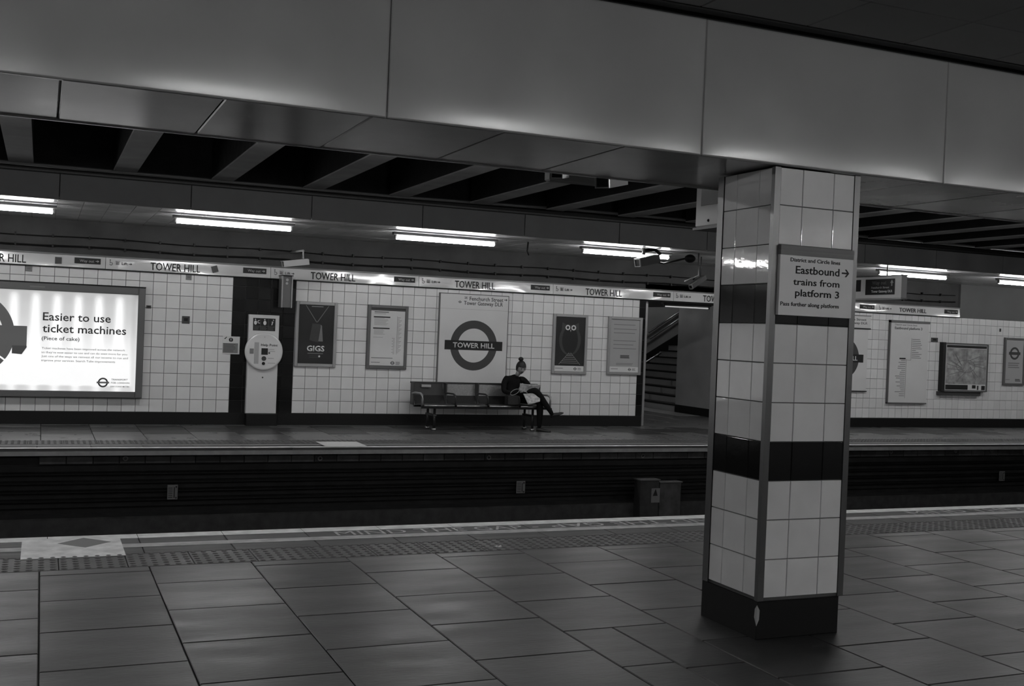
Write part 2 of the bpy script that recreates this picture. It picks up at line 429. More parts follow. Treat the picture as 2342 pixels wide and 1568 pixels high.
# ---------------------------------------------------------------- far wall (tiled)
def tiled(parent, xs, zs, y, mt, limit=300, gap=.003, depth=.012, key=None, off=0):
    cells = [(a, b, c, d) for a, b in zip(xs[:-1], xs[1:]) for c, d in zip(zs[:-1], zs[1:]) if b-a > .02 and d-c > .02]
    if key: cells.sort(key=key)
    cache = {}
    for a, b, c, d in cells[:limit]:
        hx, hz = (b-a)/2-gap, (d-c)/2-gap; k = (round(hx, 3), round(hz, 3))
        if k not in cache: cache[k] = MB().cham(-hx, hx, 0, depth, -hz, hz, .003).mesh('tile', mt)
        put(cache[k], 'tile', parent, ((a+b)/2, y-depth+random.uniform(-.0006, .0006), (c+d)/2))
    if cells[limit:]:
        mb = MB()
        for a, b, c, d in cells[limit:]: mb.cham(a+gap, b-gap, y-depth, y, c+gap, d-gap, .003)
        o = mb.build('outer_tiles', mt, parent); o['kind'] = 'stuff'
TP = .1977
ZR = [.186+TP*i for i in range(11)]+[2.30]
def cols(x0, x1, org, p=TP):
    xs = [x0]; k = math.ceil((x0-org)/p+.05)
    while org+k*p < x1-.02: xs.append(org+k*p); k += 1
    return xs+[x1]
def edgekey(c): return 0 if -0.75 < c[0] else 1
wl = structure('wall_left', 'white tiled wall left of the help point')
MB().box(-16, 2.72, W, W+.3, 0, 2.5).build('grout_bed', M['grout'], wl)
tiled(wl, cols(-7, 2.72, 1.733), ZR, W, M['tile'], 300, key=lambda c: -c[0])
wd = structure('wall_pilaster', 'black tiled bay behind the help point')
MB().box(2.72, 3.702, W, W+.3, 0, 2.5).build('grout_bed', M['greygrout'], wd)
tiled(wd, cols(2.72, 3.702, 2.72+.0), ZR, W, M['blacktile'])
wb = structure('wall_back', 'white tiled wall behind the bench')
MB().box(3.702, 10.10, W, W+.3, 0, 2.5).build('grout_bed', M['grout'], wb)
tiled(wb, cols(3.702, 9.975, 3.70), ZR, W, M['tile'], 300, key=lambda c: c[2] < .5 and c[0] > 5.5)
tiled(wb, [9.978, 10.10], ZR, W, M['blacktile'])
wr = structure('wall_right', 'white tiled wall right of the column')
MB().box(13.0, 30, W, W+.3, 0, 2.5).build('grout_bed', M['grout'], wr)
tiled(wr, cols(13.0, 30, 16.873, .1685), ZR, W, M['tile'], 300, key=lambda c: abs(c[0]-17.45) > 2.6)
for i, (a, b) in enumerate(((-7, 10.10), (13.0, 30))):
    o = MB().cham(a, b, W-.016, W, 0, .183, .004).build(('baseboard_left', 'baseboard_right')[i], M['black']); o['kind'] = 'structure'
# upper wall, sooty, and ceiling over the far platform
uw = structure('wall_upper', 'sooty wall strip above the station frieze')
MB().box(-16, 17.66, W+.02, W+.3, 2.50, 3.3).build('upper_face', M['upper'], uw)
MB().box(17.66, 30, W-.01, W+.3, 2.305, 3.3).build('pale_bulkhead', mat('bulkhead_paint', .11, .7, .3, noise=.12, nscale=2), uw)
for i, z in enumerate((2.75, 2.605)):
    mb = MB(); pts = [(-7+.5*k, W-.02, z+.012*math.sin(k*1.3)+(.008 if i else 0)) for k in range(50)]
    mb.tube(pts, .014 if i else .009, 6)
    for k in range(0, 49, 1): mb.box(-7+.5*k+.1, -7+.5*k+.125, W-.035, W+.02, z-.02, z+.028)
    o = mb.build('wall_cable', M['black'])
    tag(o, ('thin black clipped cable, upper of two above the station frieze', 'thick black cable, lower of two above the station frieze')[i], 'cable')
fc = structure('ceiling', 'panelled ceiling over the far platform')
MB().box(-16, 30, 14.24, 17.4, 3.012, 3.3).build('ceiling_void', M['black'], fc)
xs = [.10+.305*k for k in range(-8, 0)]
cache = {}; ex = MB()
for k in range(-20, 96):
    xa = .13+.305*k
    for y0, y1 in ((14.22, 15.42), (15.42, 16.62), (16.62, 17.7)):
        if -.8 < xa < 9.8:
            kk = (y0, y1)
            if kk not in cache: cache[kk] = MB().cham(-.151, .151, -(y1-y0)/2+.003, (y1-y0)/2-.003, 0, .012, .003, '-z').mesh('ceiling_panel', M['farceil'])
            put(cache[kk], 'ceiling_panel', fc, (xa+.1525, (y0+y1)/2, 3.0+random.uniform(-.001, .001)))
        else: ex.cham(xa+.0015, xa+.3035, y0+.003, y1-.003, 3.0, 3.012, .003, '-z')
o = ex.build('outer_ceiling_panels', M['farceil'], fc); o['kind'] = 'stuff'
# fascia over the far platform edge
fa = structure('trim_1', 'dark panelled fascia over the far platform edge')
MB().box(-16, 30, 14.225, 14.40, 2.99, 3.36).build('fascia_core', M['black'], fa)
for k in range(-4, 19): MB().cham(.145+1.522*k+.004, .145+1.522*(k+1)-.004, 14.20, 14.226, 2.978, 3.285, .004).build('fascia_panel', M['fascia'], fa)
MB().box(-7, 30, 14.19, 14.26, 3.295, 3.318).build('fascia_rail', M['darksteel'], fa)
o = MB().tube([(-7, 14.1, 3.352), (4.3, 14.1, 3.36), (7, 14.1, 3.40), (30, 14.1, 3.385)], .022, 8).build('conduit_pipe', M['frame'], None, True)
tag(o, 'long grey conduit pipe above the far fascia', 'pipe')
# roof above the tracks
rf = structure('ceiling', 'dark roof with concrete joists above the tracks')
MB().box(-16, 30, 5.3, 18, 4.0, 4.2).build('roof_slab', M['soot'], rf)
for k in range(-6, 24):
    xc = .868+1.150*k
    j_ = MB().box(xc-.128, xc+.128, 5.3, 14.05, 3.375, 4.0).build('joist', M['soot'], rf)
    MB().cham(xc-.135, xc+.135, 5.3, 14.05, 3.36, 3.376, .004, '-z').build('joist_flange', M['joist'], j_)
MB().box(-7, 30, 14.3, 14.6, 3.36, 4.0).build('end_beam', M['soot'], rf)
o = MB().box(-16, 30, 5.65, 5.84, 2.60, 4.0).build('upstand_beam', M['soot'], rf)

# ---------------------------------------------------------------- overhead beam with enamel panels
bw = structure('overhead_beam', 'boxed beam clad in pale enamel panels, resting on the column')
MB().box(-16, 26, 4.86, 5.79, 2.58, 3.5).build('beam_core', M['black'], bw)
def pillow(x0, x1, z0, z1, y, d=.0045, nx=22, nz=14):
    mb = MB(); vs = []
    def prof(t): 
        t = abs(2*t-1); return 1-t**7
    for j in range(nz+1):
        for i in range(nx+1):
            u = .5-.5*math.cos(PI*i/nx); v = .5-.5*math.cos(PI*j/nz)
            vs.append((x0+(x1-x0)*u, y-d*prof(u)*prof(v), z0+(z1-z0)*v))
    fs = [(j*(nx+1)+i, j*(nx+1)+i+1, (j+1)*(nx+1)+i+1, (j+1)*(nx+1)+i) for j in range(nz) for i in range(nx)]
    o = len(vs); per = [i for i in range(nx+1)]+[j*(nx+1)+nx for j in range(1, nz+1)]+[nz*(nx+1)+i for i in range(nx-1, -1, -1)]+[j*(nx+1) for j in range(nz-1, 0, -1)]
    vs += [(vs[i][0], y+.03, vs[i][2]) for i in per]; n = len(per)
    fs += [(per[i], per[(i+1) % n], o+(i+1) % n, o+i) for i in range(n)]+[tuple(range(o, o+n))]
    return mb.add(vs, fs)
BX = [-6.87, -5.21, -3.56, -1.90, -.25, 1.412, 3.097, 4.733, 6.39, 8.05, 9.70, 11.36, 13.0, 14.7, 16.3, 18, 19.6, 21.3]
for a, b in zip(BX[:-1], BX[1:]):
    o = pillow(a+.003, b-.003, 2.556, 3.255, 4.826).build('face_panel', M['enamel'], bw, True)
for k in range(-10, 34):
    xa = X0+PX*k; dz = random.uniform(-.001, .003) + (-.006 if k == 5 else 0)
    mb = MB(); z = 2.556
    mb.cham(xa+.003, xa+PX-.003, 4.838, 5.835, z-dz, z-dz+.03, .005, '-z')
    mb.build('soffit_panel', M['soffit'], bw)
MB().box(-7, 26, 5.828, 5.842, 2.548, 2.60).build('back_flange', M['enamel'], bw)
# near ceiling
nc = structure('ceiling', 'dark panelled ceiling over the near platform')
MB().box(-16, 26, -2.6, 4.86, 3.312, 3.5).build('ceiling_void', M['black'], nc)
MB().box(-7, 26, 4.74, 4.80, 3.272, 3.30).build('edge_trim', M['black'], nc)
ex = MB()
for k in range(-15, 34):
    xa = 3.655+.66*k
    for j in range(0, 12):
        y1 = 4.735-.485 if False else (4.735 if j == 0 else 4.25-.61*(j-1)); y0 = 4.25 if j == 0 else y1-.61
        if 1.2 < xa < 8 and j < 4: MB().cham(xa+.003, xa+.657, y0+.003, y1-.003, 3.28, 3.31, .004, '-z').build('ceiling_panel', M['ceil'], nc)
        elif y1 > -2.6: ex.cham(xa+.003, xa+.657, y0+.003, y1-.003, 3.28, 3.31, .004, '-z')
o = ex.build('outer_ceiling_panels', M['ceil'], nc); o['kind'] = 'stuff'
ws = structure('wall_near', 'tiled wall behind the viewpoint')
MB().box(-16, 26, -2.75, -2.55, 0, 3.5).build('wall_face', M['tile'], ws)

# ---------------------------------------------------------------- tiled column
colm = structure('column', 'square column of pale tiles with two black bands and metal corners'); colm['category'] = 'column'
CX0, CX1, CY0, CY1 = 3.597, 4.166, 4.872, 5.402
CXm, CYm = (CX0+CX1)/2, (CY0+CY1)/2
colm.location = (CXm, CYm, 0)
MB().box(CX0+.012, CX1-.012, CY0+.012, CY1-.012, 0, 2.553).build('grout_core', M['greygrout'], colm)
MB().cham(CX0-.004, CX1-.022, CY0-.004, CY1, 0, .205, .005).build('plinth', M['black'], colm)
ZC = [.222, .430, .645, .857, 1.069, 1.282, 1.496, 1.709, 1.925, 2.137, 2.350, 2.553]
def coltiles(face):
    if face == 'front': segs, mk = [(3.632, 3.783), (3.783, 3.993), (3.993, 4.133)], 0
    elif face == 'left': segs, mk = [(4.897, 5.013), (5.013, 5.222), (5.222, 5.348)], 1
    elif face == 'back': segs, mk = [(3.632, 3.783), (3.783, 3.993), (3.993, 4.133)], 2
    else: segs, mk = [(4.897, 5.013), (5.013, 5.222), (5.222, 5.348)], 3
    for a, b in segs:
        for i, (c, d) in enumerate(zip(ZC[:-1], ZC[1:])):
            mt = M['blacktile'] if i in (3, 7) else M['coltile']
            hx, hz = (b-a)/2-.0022, (d-c)/2-.0022; kk = (round(hx, 4), round(hz, 4), mt.name)
            if kk not in coltiles.c: coltiles.c[kk] = MB().cham(-hx, hx, 0, .012, -hz, hz, .0025).mesh('tile', mt)
            j = random.uniform(-.0004, .0004)
            loc, rz = {0: (((a+b)/2, CY0+j, (c+d)/2), 0), 1: ((CX0+j, (a+b)/2, (c+d)/2), -PI/2),
                       2: (((a+b)/2, CY1+j, (c+d)/2), PI), 3: ((CX1+j, (a+b)/2, (c+d)/2), PI/2)}[mk]
            o = put(coltiles.c[kk], 'tile', colm, loc); o.rotation_euler = (0, 0, rz)
coltiles.c = {}
for f_ in ('front', 'left', 'back', 'right'): coltiles(f_)
def angle_trim(x, y, sx, sy, wx=.034, wy=.026):
    mb = MB(); t = .004; pts = [(x, y), (x+sx*wx, y), (x+sx*wx, y+sy*t), (x+sx*t, y+sy*t), (x+sx*t, y+sy*wy), (x, y+sy*wy)]
    n = 6; mb.add([(a, b, z) for z in (.208, 2.553) for a, b in pts], [tuple(range(n)), tuple(range(2*n-1, n-1, -1))]+[(i, (i+1) % n, (i+1) % n+n, i+n) for i in range(n)])
    mb.build('corner_trim', M['trim'], colm)
angle_trim(CX0-.004, CY0-.004, 1, 1, .038, .030); angle_trim(CX1+.004, CY0-.004, -1, 1, .038, .03)
angle_trim(CX0-.004, CY1+.004, 1, -1, .03, .056); angle_trim(CX1+.004, CY1+.004, -1, -1)
# chipped corner of plinth
mb = MB(); random.seed(3)
mb.add([(CX0-.006, CY0-.006, .19), (CX0+.012, CY0-.0065, .16), (CX0+.010, CY0-.0065, .11), (CX0-.006, CY0-.006, .075), (CX0-.0065, CY0+.016, .12), (CX0-.0065, CY0+.012, .165)],
       [(0, 1, 2, 3), (0, 3, 4, 5)])
mb.build('chipped_corner', M['lgrey'], colm)
# sign on the column
t = thing('direction_sign', (3.86, 4.85, 1.76), 'white sign on the tiled column reading Eastbound trains from platform 3', 'sign')
Y = 4.848
plate(3.634, 4.128, 1.757, 2.083, Y, 4.870, 'sign_panel', M['colsign'], t, .002)
plate(3.634, 4.128, 2.083, 2.108, Y-.003, 4.870, 'upper_strip', M['grey'], t)
plate(3.634, 4.128, 2.108, 2.134, Y-.003, 4.870, 'header_strip', M['frame'], t)
Q = lambda x, y: (1560+x/3.409, 360+y/3.409)
for s_, l, r_, tp in (('District and Circle lines', (845, 808), (1232, 838), (845, 779)), ('Eastbound', (885, 903), (1225, 926), (885, 845)),
                      ('trains from', (865, 990), (1225, 1015), (865, 940)), ('platform 3', (880, 1075), (1222, 1103), (880, 1022)),
                      ('Pass further along platform', (765, 1150), (1220, 1178), (765, 1120))):
    textpx(s_, Q(*l), Q(*r_), Q(*tp), Y, M['print'], t, bold=.012)
a = at(*Q(1245, 902), Y); b = at(*Q(1302, 905), Y); zc = (a.z+b.z)/2; L_ = b.x-a.x
MB().prism([(a.x, zc-.0045), (a.x, zc+.0045), (b.x-.016, zc+.0045), (b.x-.030, zc+.021), (b.x-.019, zc+.021), (b.x, zc), (b.x-.019, zc-.021), (b.x-.030, zc-.021), (b.x-.016, zc-.0045)], Y-.0015, Y).build('arrow', M['print'], t)

# ---------------------------------------------------------------- lights
def light(x0, x1, y, z, mt, label, group, r=.028):
    t = thing('fluorescent_light', ((x0+x1)/2, y, z+.03), label, 'light', group)
    MB().tube([(x0, y, z), (x1, y, z)], r, 8).build('tube', mt, t, True)
    MB().cham(x0-.05, x1+.05, y-.045, y+.045, z+.035, z+.075, .008, '-z').build('batten', M['batten'], t)
    for x in (x0-.012, x1+.012): MB().box(x-.012, x+.012, y-.02, y+.02, z-.02, z+.04).build('end_cap', M['batten'], t)
    return t
G = 'fluorescent lights over the far platform'
FL = [(-13.4, 'tube light far beyond the left end'), (-10.4, 'tube light further beyond the left end'), (-7.4, 'beyond the left end of the far platform'), (-4.4, 'left of the frame over the far platform'), (-1.42, 'lit tube light at the far left, above the illuminated advert'), (1.585, 'lit tube light nearest to the help point, over the far platform'),
      (4.595, 'lit tube light above the frieze between the help point and the bench'), (7.58, 'lit tube light above the owl poster, crossed by a hanging camera'), (10.5, 'lit tube light hidden behind the tiled column'),
      (13.35, 'lit tube light beside the hanging way out sign'), (16.15, 'rightmost lit tube light above the network map'), (19.2, 'tube light beyond the right end'), (22.2, 'tube light far beyond the right end')]
for x, lab in FL: light(x, x+1.5, 15.0, 2.897, M['tube'], lab, G)
ORD = 'first second third fourth fifth sixth seventh eighth ninth tenth eleventh'.split()
for j, (yy, of) in enumerate(((8.0, .6), (-1.7, 1.2))):
    for k in range(-5, 6): light(-.25+2.95*k+of, 1.25+2.95*k+of, yy, (3.10, 3.20)[j], (M['tubeedge'], M['tubenear'])[j], ORD[k+5]+' light from the left in the row '+('along the near platform edge', 'behind the viewpoint')[j], ('fluorescent lights along the near platform edge', 'fluorescent lights over the near platform')[j])
light(11.47, 12.5, 19.0, 2.265, M['tubelobby'], 'dim tube light under the lobby ceiling by the stairs', None, .013)
light(10.3, 11.8, 23.0, 2.25, mat('added_hall_tube', .8, .5, emit=20), 'added tube light deep in the lobby, unseen behind the tiled wall', None)  # unseen lamp added to brighten the stair risers
light(14.0, 15.5, 23.0, 3.9, M['tubeedge'], 'added unseen tube light high above the stairs', None)  # unseen lamp added to lift the stair back wall and its handrails

# ---------------------------------------------------------------- stair lobby
lb = structure('wall_lobby', 'walls and ceiling of the stair lobby')
MB().box(12.98, 13.2, 17.4, 20.88, .17, 2.6).build('side_panel', M['lobbyw'], lb)
MB().box(12.972, 13.2, 17.42, 20.885, 0, .17).build('skirting', M['black'], lb)
MB().box(8.0, 26, 25.0, 25.3, 0, 6).build('stair_back_wall', M['plaster'], lb)
MB().box(8.0, 9.9, 17.7, 25, 0, 2.6).build('lobby_left_wall', M['plaster'], lb)
MB().box(9.9, 13.2, 17.7, 25, 2.345, 2.6).build('lobby_ceiling', M['fascia'], lb)
MB().box(13.2, 26, 17.7, 25, 5.6, 5.8).build('stair_ceiling', M['plaster'], lb)
MB().box(13.2, 26, 20.6, 20.88, .0, 5.6).build('stair_side_wall', M['plaster'], lb)
MB().box(10.10, 13.0, 17.42, 17.7, 2.29, 2.6).build('lintel', M['fascia'], lb)
MB().box(12.35, 12.93, 19.8, 25, .001, .006).build('floor_strip', M['paint2'], lb)
st = structure('staircase', 'stairs climbing to the right behind the opening')
for i in range(14):
    x = 13.0+.28*i
    MB().box(x, x+.30, 20.88, 25, 0 if i == 0 else .165*i-.05, .165*(i+1)-.02).build('step', M['lobbyw'], st)
    MB().box(x-.012, x+.30, 20.88, 25, .165*(i+1)-.03, .165*(i+1)).build('tread', M['black'], st)
MB().hexa([(13.6, 24.96, .2), (17, 24.96, 2.2), (17, 25.0, 2.2), (13.6, 25.0, .2), (13.6, 24.96, .62), (17, 24.96, 2.62), (17, 25.0, 2.62), (13.6, 25.0, .62)]).build('stringer', M['black'], st)
for i, ((u0, v0), (u1, v1)) in enumerate((((1484, 759.5), (1553, 713)), ((1486.5, 774), (1554.5, 727.5)))):
    a, b = at(u0, v0, 24.85), at(u1, v1, 24.85); b = a+(b-a)*1.8
    t = thing('handrail', a, ('upper', 'lower')[i]+' steel handrail on the far wall of the stairs', 'handrail')
    MB().tube([a, b], .026, 8).build('rail_tube', M['steel'], t, True)
    for f_ in (.15, .8): p = a+(b-a)*f_; MB().tube([p, p+Vector((0, .05, -.05)), p+Vector((0, .15, -.05))], .012, 6).build('bracket', M['steel'], t)
t = thing('stair_handrail', (12.9, 22.6, 0), 'free-standing steel handrail at the foot of the stairs', 'handrail')
MB().tube([(12.9, 22.6, 0), (12.9, 22.6, .86)], .024, 8).build('post', M['steel'], t, True)
MB().tube([(12.75, 22.6, .80), (13.0, 22.6, .93), (13.6, 22.6, 1.28)], .024, 8).build('rail', M['steel'], t, True)
o = MB().box(10.20, 10.245, 17.55, 17.60, 0, 2.29).build('steel_post', M['palefr'])
tag(o, 'slim pale metal post at the left side of the stair opening', 'post')

# ---------------------------------------------------------------- station frieze
fz = thing('station_frieze', (5, 17.36, 2.31), 'long white sign band repeating TOWER HILL along the far wall', 'sign')
FB = [(-4.05, -1.60), (-1.60, .845), (.845, 3.285), (3.285, 5.735), (5.735, 8.205), (8.205, 10.655), (10.655, 13.05), (13.05, 15.41), (15.41, 17.62)]
fs_ = [None]*9
for i, (a, b) in enumerate(FB):
    mb = MB(); y0 = 17.345; 
    n = 24; vs = []; fs2 = []
    mb.hexa([(a+.003, y0, 2.312), (b-.003, y0, 2.312), (b-.003, W, 2.312), (a+.003, W, 2.312), (a+.003, y0+.013, 2.485), (b-.003, y0+.013, 2.485), (b-.003, W, 2.485), (a+.003, W, 2.485)])
    p = mb.build('frieze_panel', M['frieze'], fz)
    MB().box(a+.001, b-.001, y0-.008, W, 2.485, 2.505).build('top_rail', M['frame'], fz)
    MB().box(a+.001, b-.001, y0-.006, W, 2.298, 2.312).build('bottom_rail', M['black'], fz)
    yt = y0-.001
    if i == 8: text('TOWER HILL', 15.99, 16.70, 2.355, .078, yt, M['print'], p, bold=.008)
    else: text('TOWER HILL', a+.635, a+1.365, 2.335, .112, yt, M['print'], p, bold=.006)
    w_ = MB().box(b-.43, b-.07, yt-.004, yt+.004, 2.37, 2.455).build('way_out_label', M['print'], p)
    text('Way out', b-.36, b-.16, 2.393, .038, yt-.004, M['lgrey'], p, name='way_out_lettering')
    MB().prism([(b-.14, 2.408), (b-.14, 2.418), (b-.115, 2.418), (b-.115, 2.432), (b-.09, 2.413), (b-.115, 2.394), (b-.115, 2.408)], yt-.006, yt-.004).build('arrow', M['lgrey'], p)
    text('Lift', a+.225, a+.31, 2.385, .038, yt, M['dgrey'], p, name='lift_lettering')
    mb = MB()
    mb.prism([(a+.325, 2.397), (a+.325, 2.407), (a+.35, 2.407), (a+.35, 2.42), (a+.375, 2.402), (a+.35, 2.384), (a+.35, 2.397)], yt-.0015, yt)
    mb.ring(a+.075, 2.393, .016, .024, yt-.0015, yt, 16, -PI*.9, PI*.35); mb.disc(a+.062, 2.448, .008, yt-.0015, yt, 10); mb.box(a+.058, a+.066, yt-.0015, yt, 2.40, 2.44)
    mb.box(a+.066, a+.085, yt-.0015, yt, 2.408, 2.414)
    mb.ring(a+.165, 2.41, .036, .041, yt-.0015, yt, 4, PI/4, PI/4+2*PI); mb.disc(a+.155, 2.422, .008, yt-.0015, yt, 8); mb.disc(a+.175, 2.418, .008, yt-.0015, yt, 8)
    mb.box(a+.149, a+.161, yt-.0015, yt, 2.385, 2.412); mb.box(a+.169, a+.181, yt-.0015, yt, 2.385, 2.408)
    mb.build('lift_symbols', M['dgrey'], p)
for (u, v), rz, lab in (((133, 595), .05, 'dark torn sticker on the frieze near the way out label at left'), ((491, 615), .35, 'dark tilted sticker on the frieze right of TOWER HILL')):
    p = at(u, v, 17.335); c, s_ = math.cos(rz), math.sin(rz)
    o = MB().prism([(p.x+c*x-s_*z, p.z+s_*x+c*z) for x, z in ((-.045, -.05), (.045, -.05), (.05, .045), (-.04, .05))], 17.333, 17.337).build('frieze_sticker', M['dgrey'])
    tag(o, lab, 'sticker')

# ---------------------------------------------------------------- posters and signs on the far wall
def frame_box(x0, x1, z0, z1, d, fwid, fm, t, y=W-.012, fb=None):
    fb = fb or fwid; y0 = y-d
    for nm, a in (('frame_side', (x0, x0+fwid, z0, z1)), ('frame_side', (x1-fwid, x1, z0, z1)), ('frame_top', (x0+fwid, x1-fwid, z1-fwid, z1)), ('frame_bottom', (x0+fwid, x1-fwid, z0, z0+fb))):
        MB().cham(a[0], a[1], y0, y, a[2], a[3], .006).build(nm, fm, t)
    return y0
def roundel(cx, cz, r, y, t, ringm, barm, bw_=None, bh=None, name='roundel', txt=None, tm=None):
    bw_ = bw_ or r*1.22; bh = bh or r*.18
    rg = MB().ring(cx, cz, r*.68, r, y-.002, y, 48).build(name, ringm, t)
    MB().box(cx-bw_, cx+bw_, y-.0045, y-.002, cz-bh, cz+bh).build('bar', barm, rg)
    if txt: text(txt, cx-bw_*.72, cx+bw_*.72, cz-bh*.52, bh*1.04, y-.0045, tm, rg, name='bar_lettering', bold=.02)
    return rg
# GIGS poster
t = thing('framed_poster', (4.04, W, .94), 'black GIGS poster with a hanging pass, in a silver frame beside the black pilaster', 'poster')
frame_box(3.708, 4.38, .935, 1.975, .045, .052, M['palefr'], t)
yf = W-.035
pp = plate(3.755, 4.335, .985, 1.925, yf, W-.02, 'poster_sheet', M['poster'], t)
text('GIGS', 3.905, 4.19, 1.185, .085, yf, M['white'], pp, bold=.028)
lines(3.92, 4.17, 1.155, 1, .03, yf, M['grey'], pp, .012, ragged=0); lines(3.95, 4.14, 1.115, 2, .025, yf, M['dgrey'], pp, .010)
lines(3.96, 4.15, 1.905, 1, .03, yf, M['lgrey'], pp, .010, ragged=0)
MB().prism([(3.94, 1.36), (4.08, 1.33), (4.115, 1.62), (3.98, 1.63)], yf-.002, yf).build('pass_card', M['dgrey'], pp)
MB().prism([(4.085, 1.345), (4.16, 1.345), (4.135, 1.60), (4.12, 1.61)], yf-.002, yf).build('pass_edge', M['grey'], pp)
mb = MB()
mb.prism([(3.86, 1.92), (3.872, 1.92), (4.055, 1.65), (4.043, 1.65)], yf-.0015, yf); mb.prism([(4.235, 1.92), (4.247, 1.92), (4.065, 1.65), (4.053, 1.65)], yf-.0015, yf)
mb.prism([(4.035, 1.60), (4.12, 1.59), (4.12, 1.605), (4.035, 1.615)], yf-.0015, yf)
mb.build('lanyard', M['grey'], pp)
MB().disc(4.11, 1.105, .016, yf-.002, yf, 10).build('sticker_dot', M['white'], pp)
# service notice
t = thing('framed_notice', (5.23, W, .93), 'white travel information notice in a grey frame, left of the large roundel sign', 'notice')
frame_box(4.89, 5.575, .93, 1.975, .045, .05, M['frame'], t)
pp = plate(4.94, 5.53, .985, 1.93, yf, W-.02, 'poster_sheet', M['paper'], t)
plate(4.94, 5.53, 1.885, 1.93, yf-.0015, yf, 'header', M['dgrey'], pp)
lines(5.0, 5.25, 1.87, 1, .02, yf, M['grey'], pp, .018); lines(5.0, 5.2, 1.84, 1, .02, yf, M['lgrey'], pp, .012)
MB().box(4.99, 5.27, yf-.002, yf, 1.77, 1.79).box(4.985, 5.265, yf-.002, yf, 1.585, 1.605).build('heading_bar', M['print'], pp)
lines(5.0, 5.24, 1.765, 7, .018, yf, M['lgrey'], pp, .008); lines(5.0, 5.22, 1.575, 5, .018, yf, M['lgrey'], pp, .008)
lines(4.99, 5.22, 1.45, 1, .02, yf, M['lgrey'], pp, .008)
mb = MB()
for i in range(26): mb.box(5.40, 5.40+.03+.02*(i % 3), yf-.0015, yf, 1.20+.023*i, 1.206+.023*i)
for i in range(12): mb.box(5.33-.02*(i % 2), 5.36, yf-.0015, yf, 1.18+.023*i, 1.186+.023*i)
mb.box(5.392, 5.397, yf-.0015, yf, 1.17, 1.80); mb.build('line_diagram', M['grey'], pp)
lines(4.97, 5.42, 1.115, 1, .02, yf, M['grey'], pp, .012); lines(4.97, 5.12, 1.04, 1, .02, yf, M['grey'], pp, .010, ragged=0)
roundel(5.335, 1.03, .03, yf, pp, M['dgrey'], M['dgrey']); lines(5.39, 5.47, 1.05, 3, .018, yf, M['grey'], pp, .009)
# large roundel board
t = thing('station_roundel_sign', (6.75, W, .73), 'large white TOWER HILL roundel board above the bench', 'sign')
plate(6.125, 7.37, .725, 2.225, 17.35, W-.012, 'sign_board', M['wsign'], t, .003)
bd = t
mb = MB(); 
for a in ((6.112, 6.128, .72, 2.235), (7.364, 7.374, .72, 2.235), (6.112, 7.374, 2.222, 2.236), (6.112, 7.374, .714, .728)): mb.box(a[0], a[1], 17.345, W-.012, a[2], a[3])
mb.build('edge_frame', M['frame'], t)
MB().box(6.13, 7.36, 17.3488, 17.35, 1.972, 1.975).build('seam', M['grey'], t)
roundel(6.755, 1.365, .425, 17.35, t, M['dgrey'], M['print'], .525, .079, txt='TOWER HILL', tm=M['white'])
textpx('Fenchurch Street', (1074, 687), (1151, 690), (1074, 678.5), 17.35, M['dgrey'], t, bold=.01)
textpx('Tower Gateway DLR', (1061, 697), (1150, 700), (1061, 688.5), 17.35, M['dgrey'], t, bold=.01)
a = at(1157, 686, 17.35)
mb = MB().prism([(a.x-.03, a.z-.006), (a.x-.03, a.z+.006), (a.x+.005, a.z+.006), (a.x+.005, a.z+.022), (a.x+.03, a.z), (a.x+.005, a.z-.022), (a.x+.005, a.z-.006)], 17.348, 17.35)
b = at(1066, 680.5, 17.35)
mb.box(b.x-.03, b.x+.03, 17.348, 17.35, b.z+.008, b.z+.016).box(b.x-.03, b.x+.03, 17.348, 17.35, b.z-.016, b.z-.008).prism([(b.x-.015, b.z-.012), (b.x-.005, b.z-.012), (b.x+.015, b.z+.012), (b.x+.005, b.z+.012)], 17.347, 17.349)
c_ = at(1052, 690, 17.35); mb.ring(c_.x, c_.z, .014, .021, 17.348, 17.35, 16).box(c_.x-.03, c_.x+.03, 17.347, 17.35, c_.z-.004, c_.z+.004)
mb.build('arrow_and_symbols', M['dgrey'], t)
# owl poster
t = thing('framed_poster', (8.58, W, .92), 'dark poster of a wide-eyed owl perched above rail tracks, in a silver frame', 'poster')
frame_box(8.24, 8.92, .92, 1.975, .045, .05, M['palefr'], t)
plate(8.29, 8.87, .965, 1.065, yf, W-.02, 'poster_footer', M['paper'], t)
pp = plate(8.29, 8.87, 1.065, 1.925, yf, W-.02, 'poster_sheet', M['poster'], t)
def ell(cx, cz, rx, rz, y, n=28): return MB().prism([(cx+rx*math.cos(2*PI*i/n), cz+rz*math.sin(2*PI*i/n)) for i in range(n)], y-.001, y)
ell(8.58, 1.52, .215, .27, yf-.0003).build('owl_wings', M['dgrey'], pp)
ell(8.58, 1.52, .155, .25, yf-.0013).build('owl_body', M['poster'], pp)
mb = MB().prism([(8.41, 1.70), (8.75, 1.70), (8.74, 1.83), (8.66, 1.79), (8.50, 1.79), (8.42, 1.83)], yf-.003, yf-.001); mb.build('owl_head', M['dgrey'], pp)
for ex_ in (8.528, 8.642):
    e = MB().ring(ex_, 1.74, .026, .046, yf-.0045, yf-.003, 24).build('owl_eye', M['white'], pp); MB().disc(ex_, 1.74, .014, yf-.0045, yf-.003, 12).build('pupil', M['print'], pp)
MB().prism([(8.572, 1.70), (8.598, 1.70), (8.585, 1.66)], yf-.0045, yf-.003).build('owl_beak', M['lgrey'], pp)
mb = MB().prism([(8.37, 1.09), (8.385, 1.09), (8.575, 1.30), (8.565, 1.30)], yf-.003, yf-.0015).prism([(8.80, 1.09), (8.785, 1.09), (8.595, 1.30), (8.605, 1.30)], yf-.003, yf-.0015)
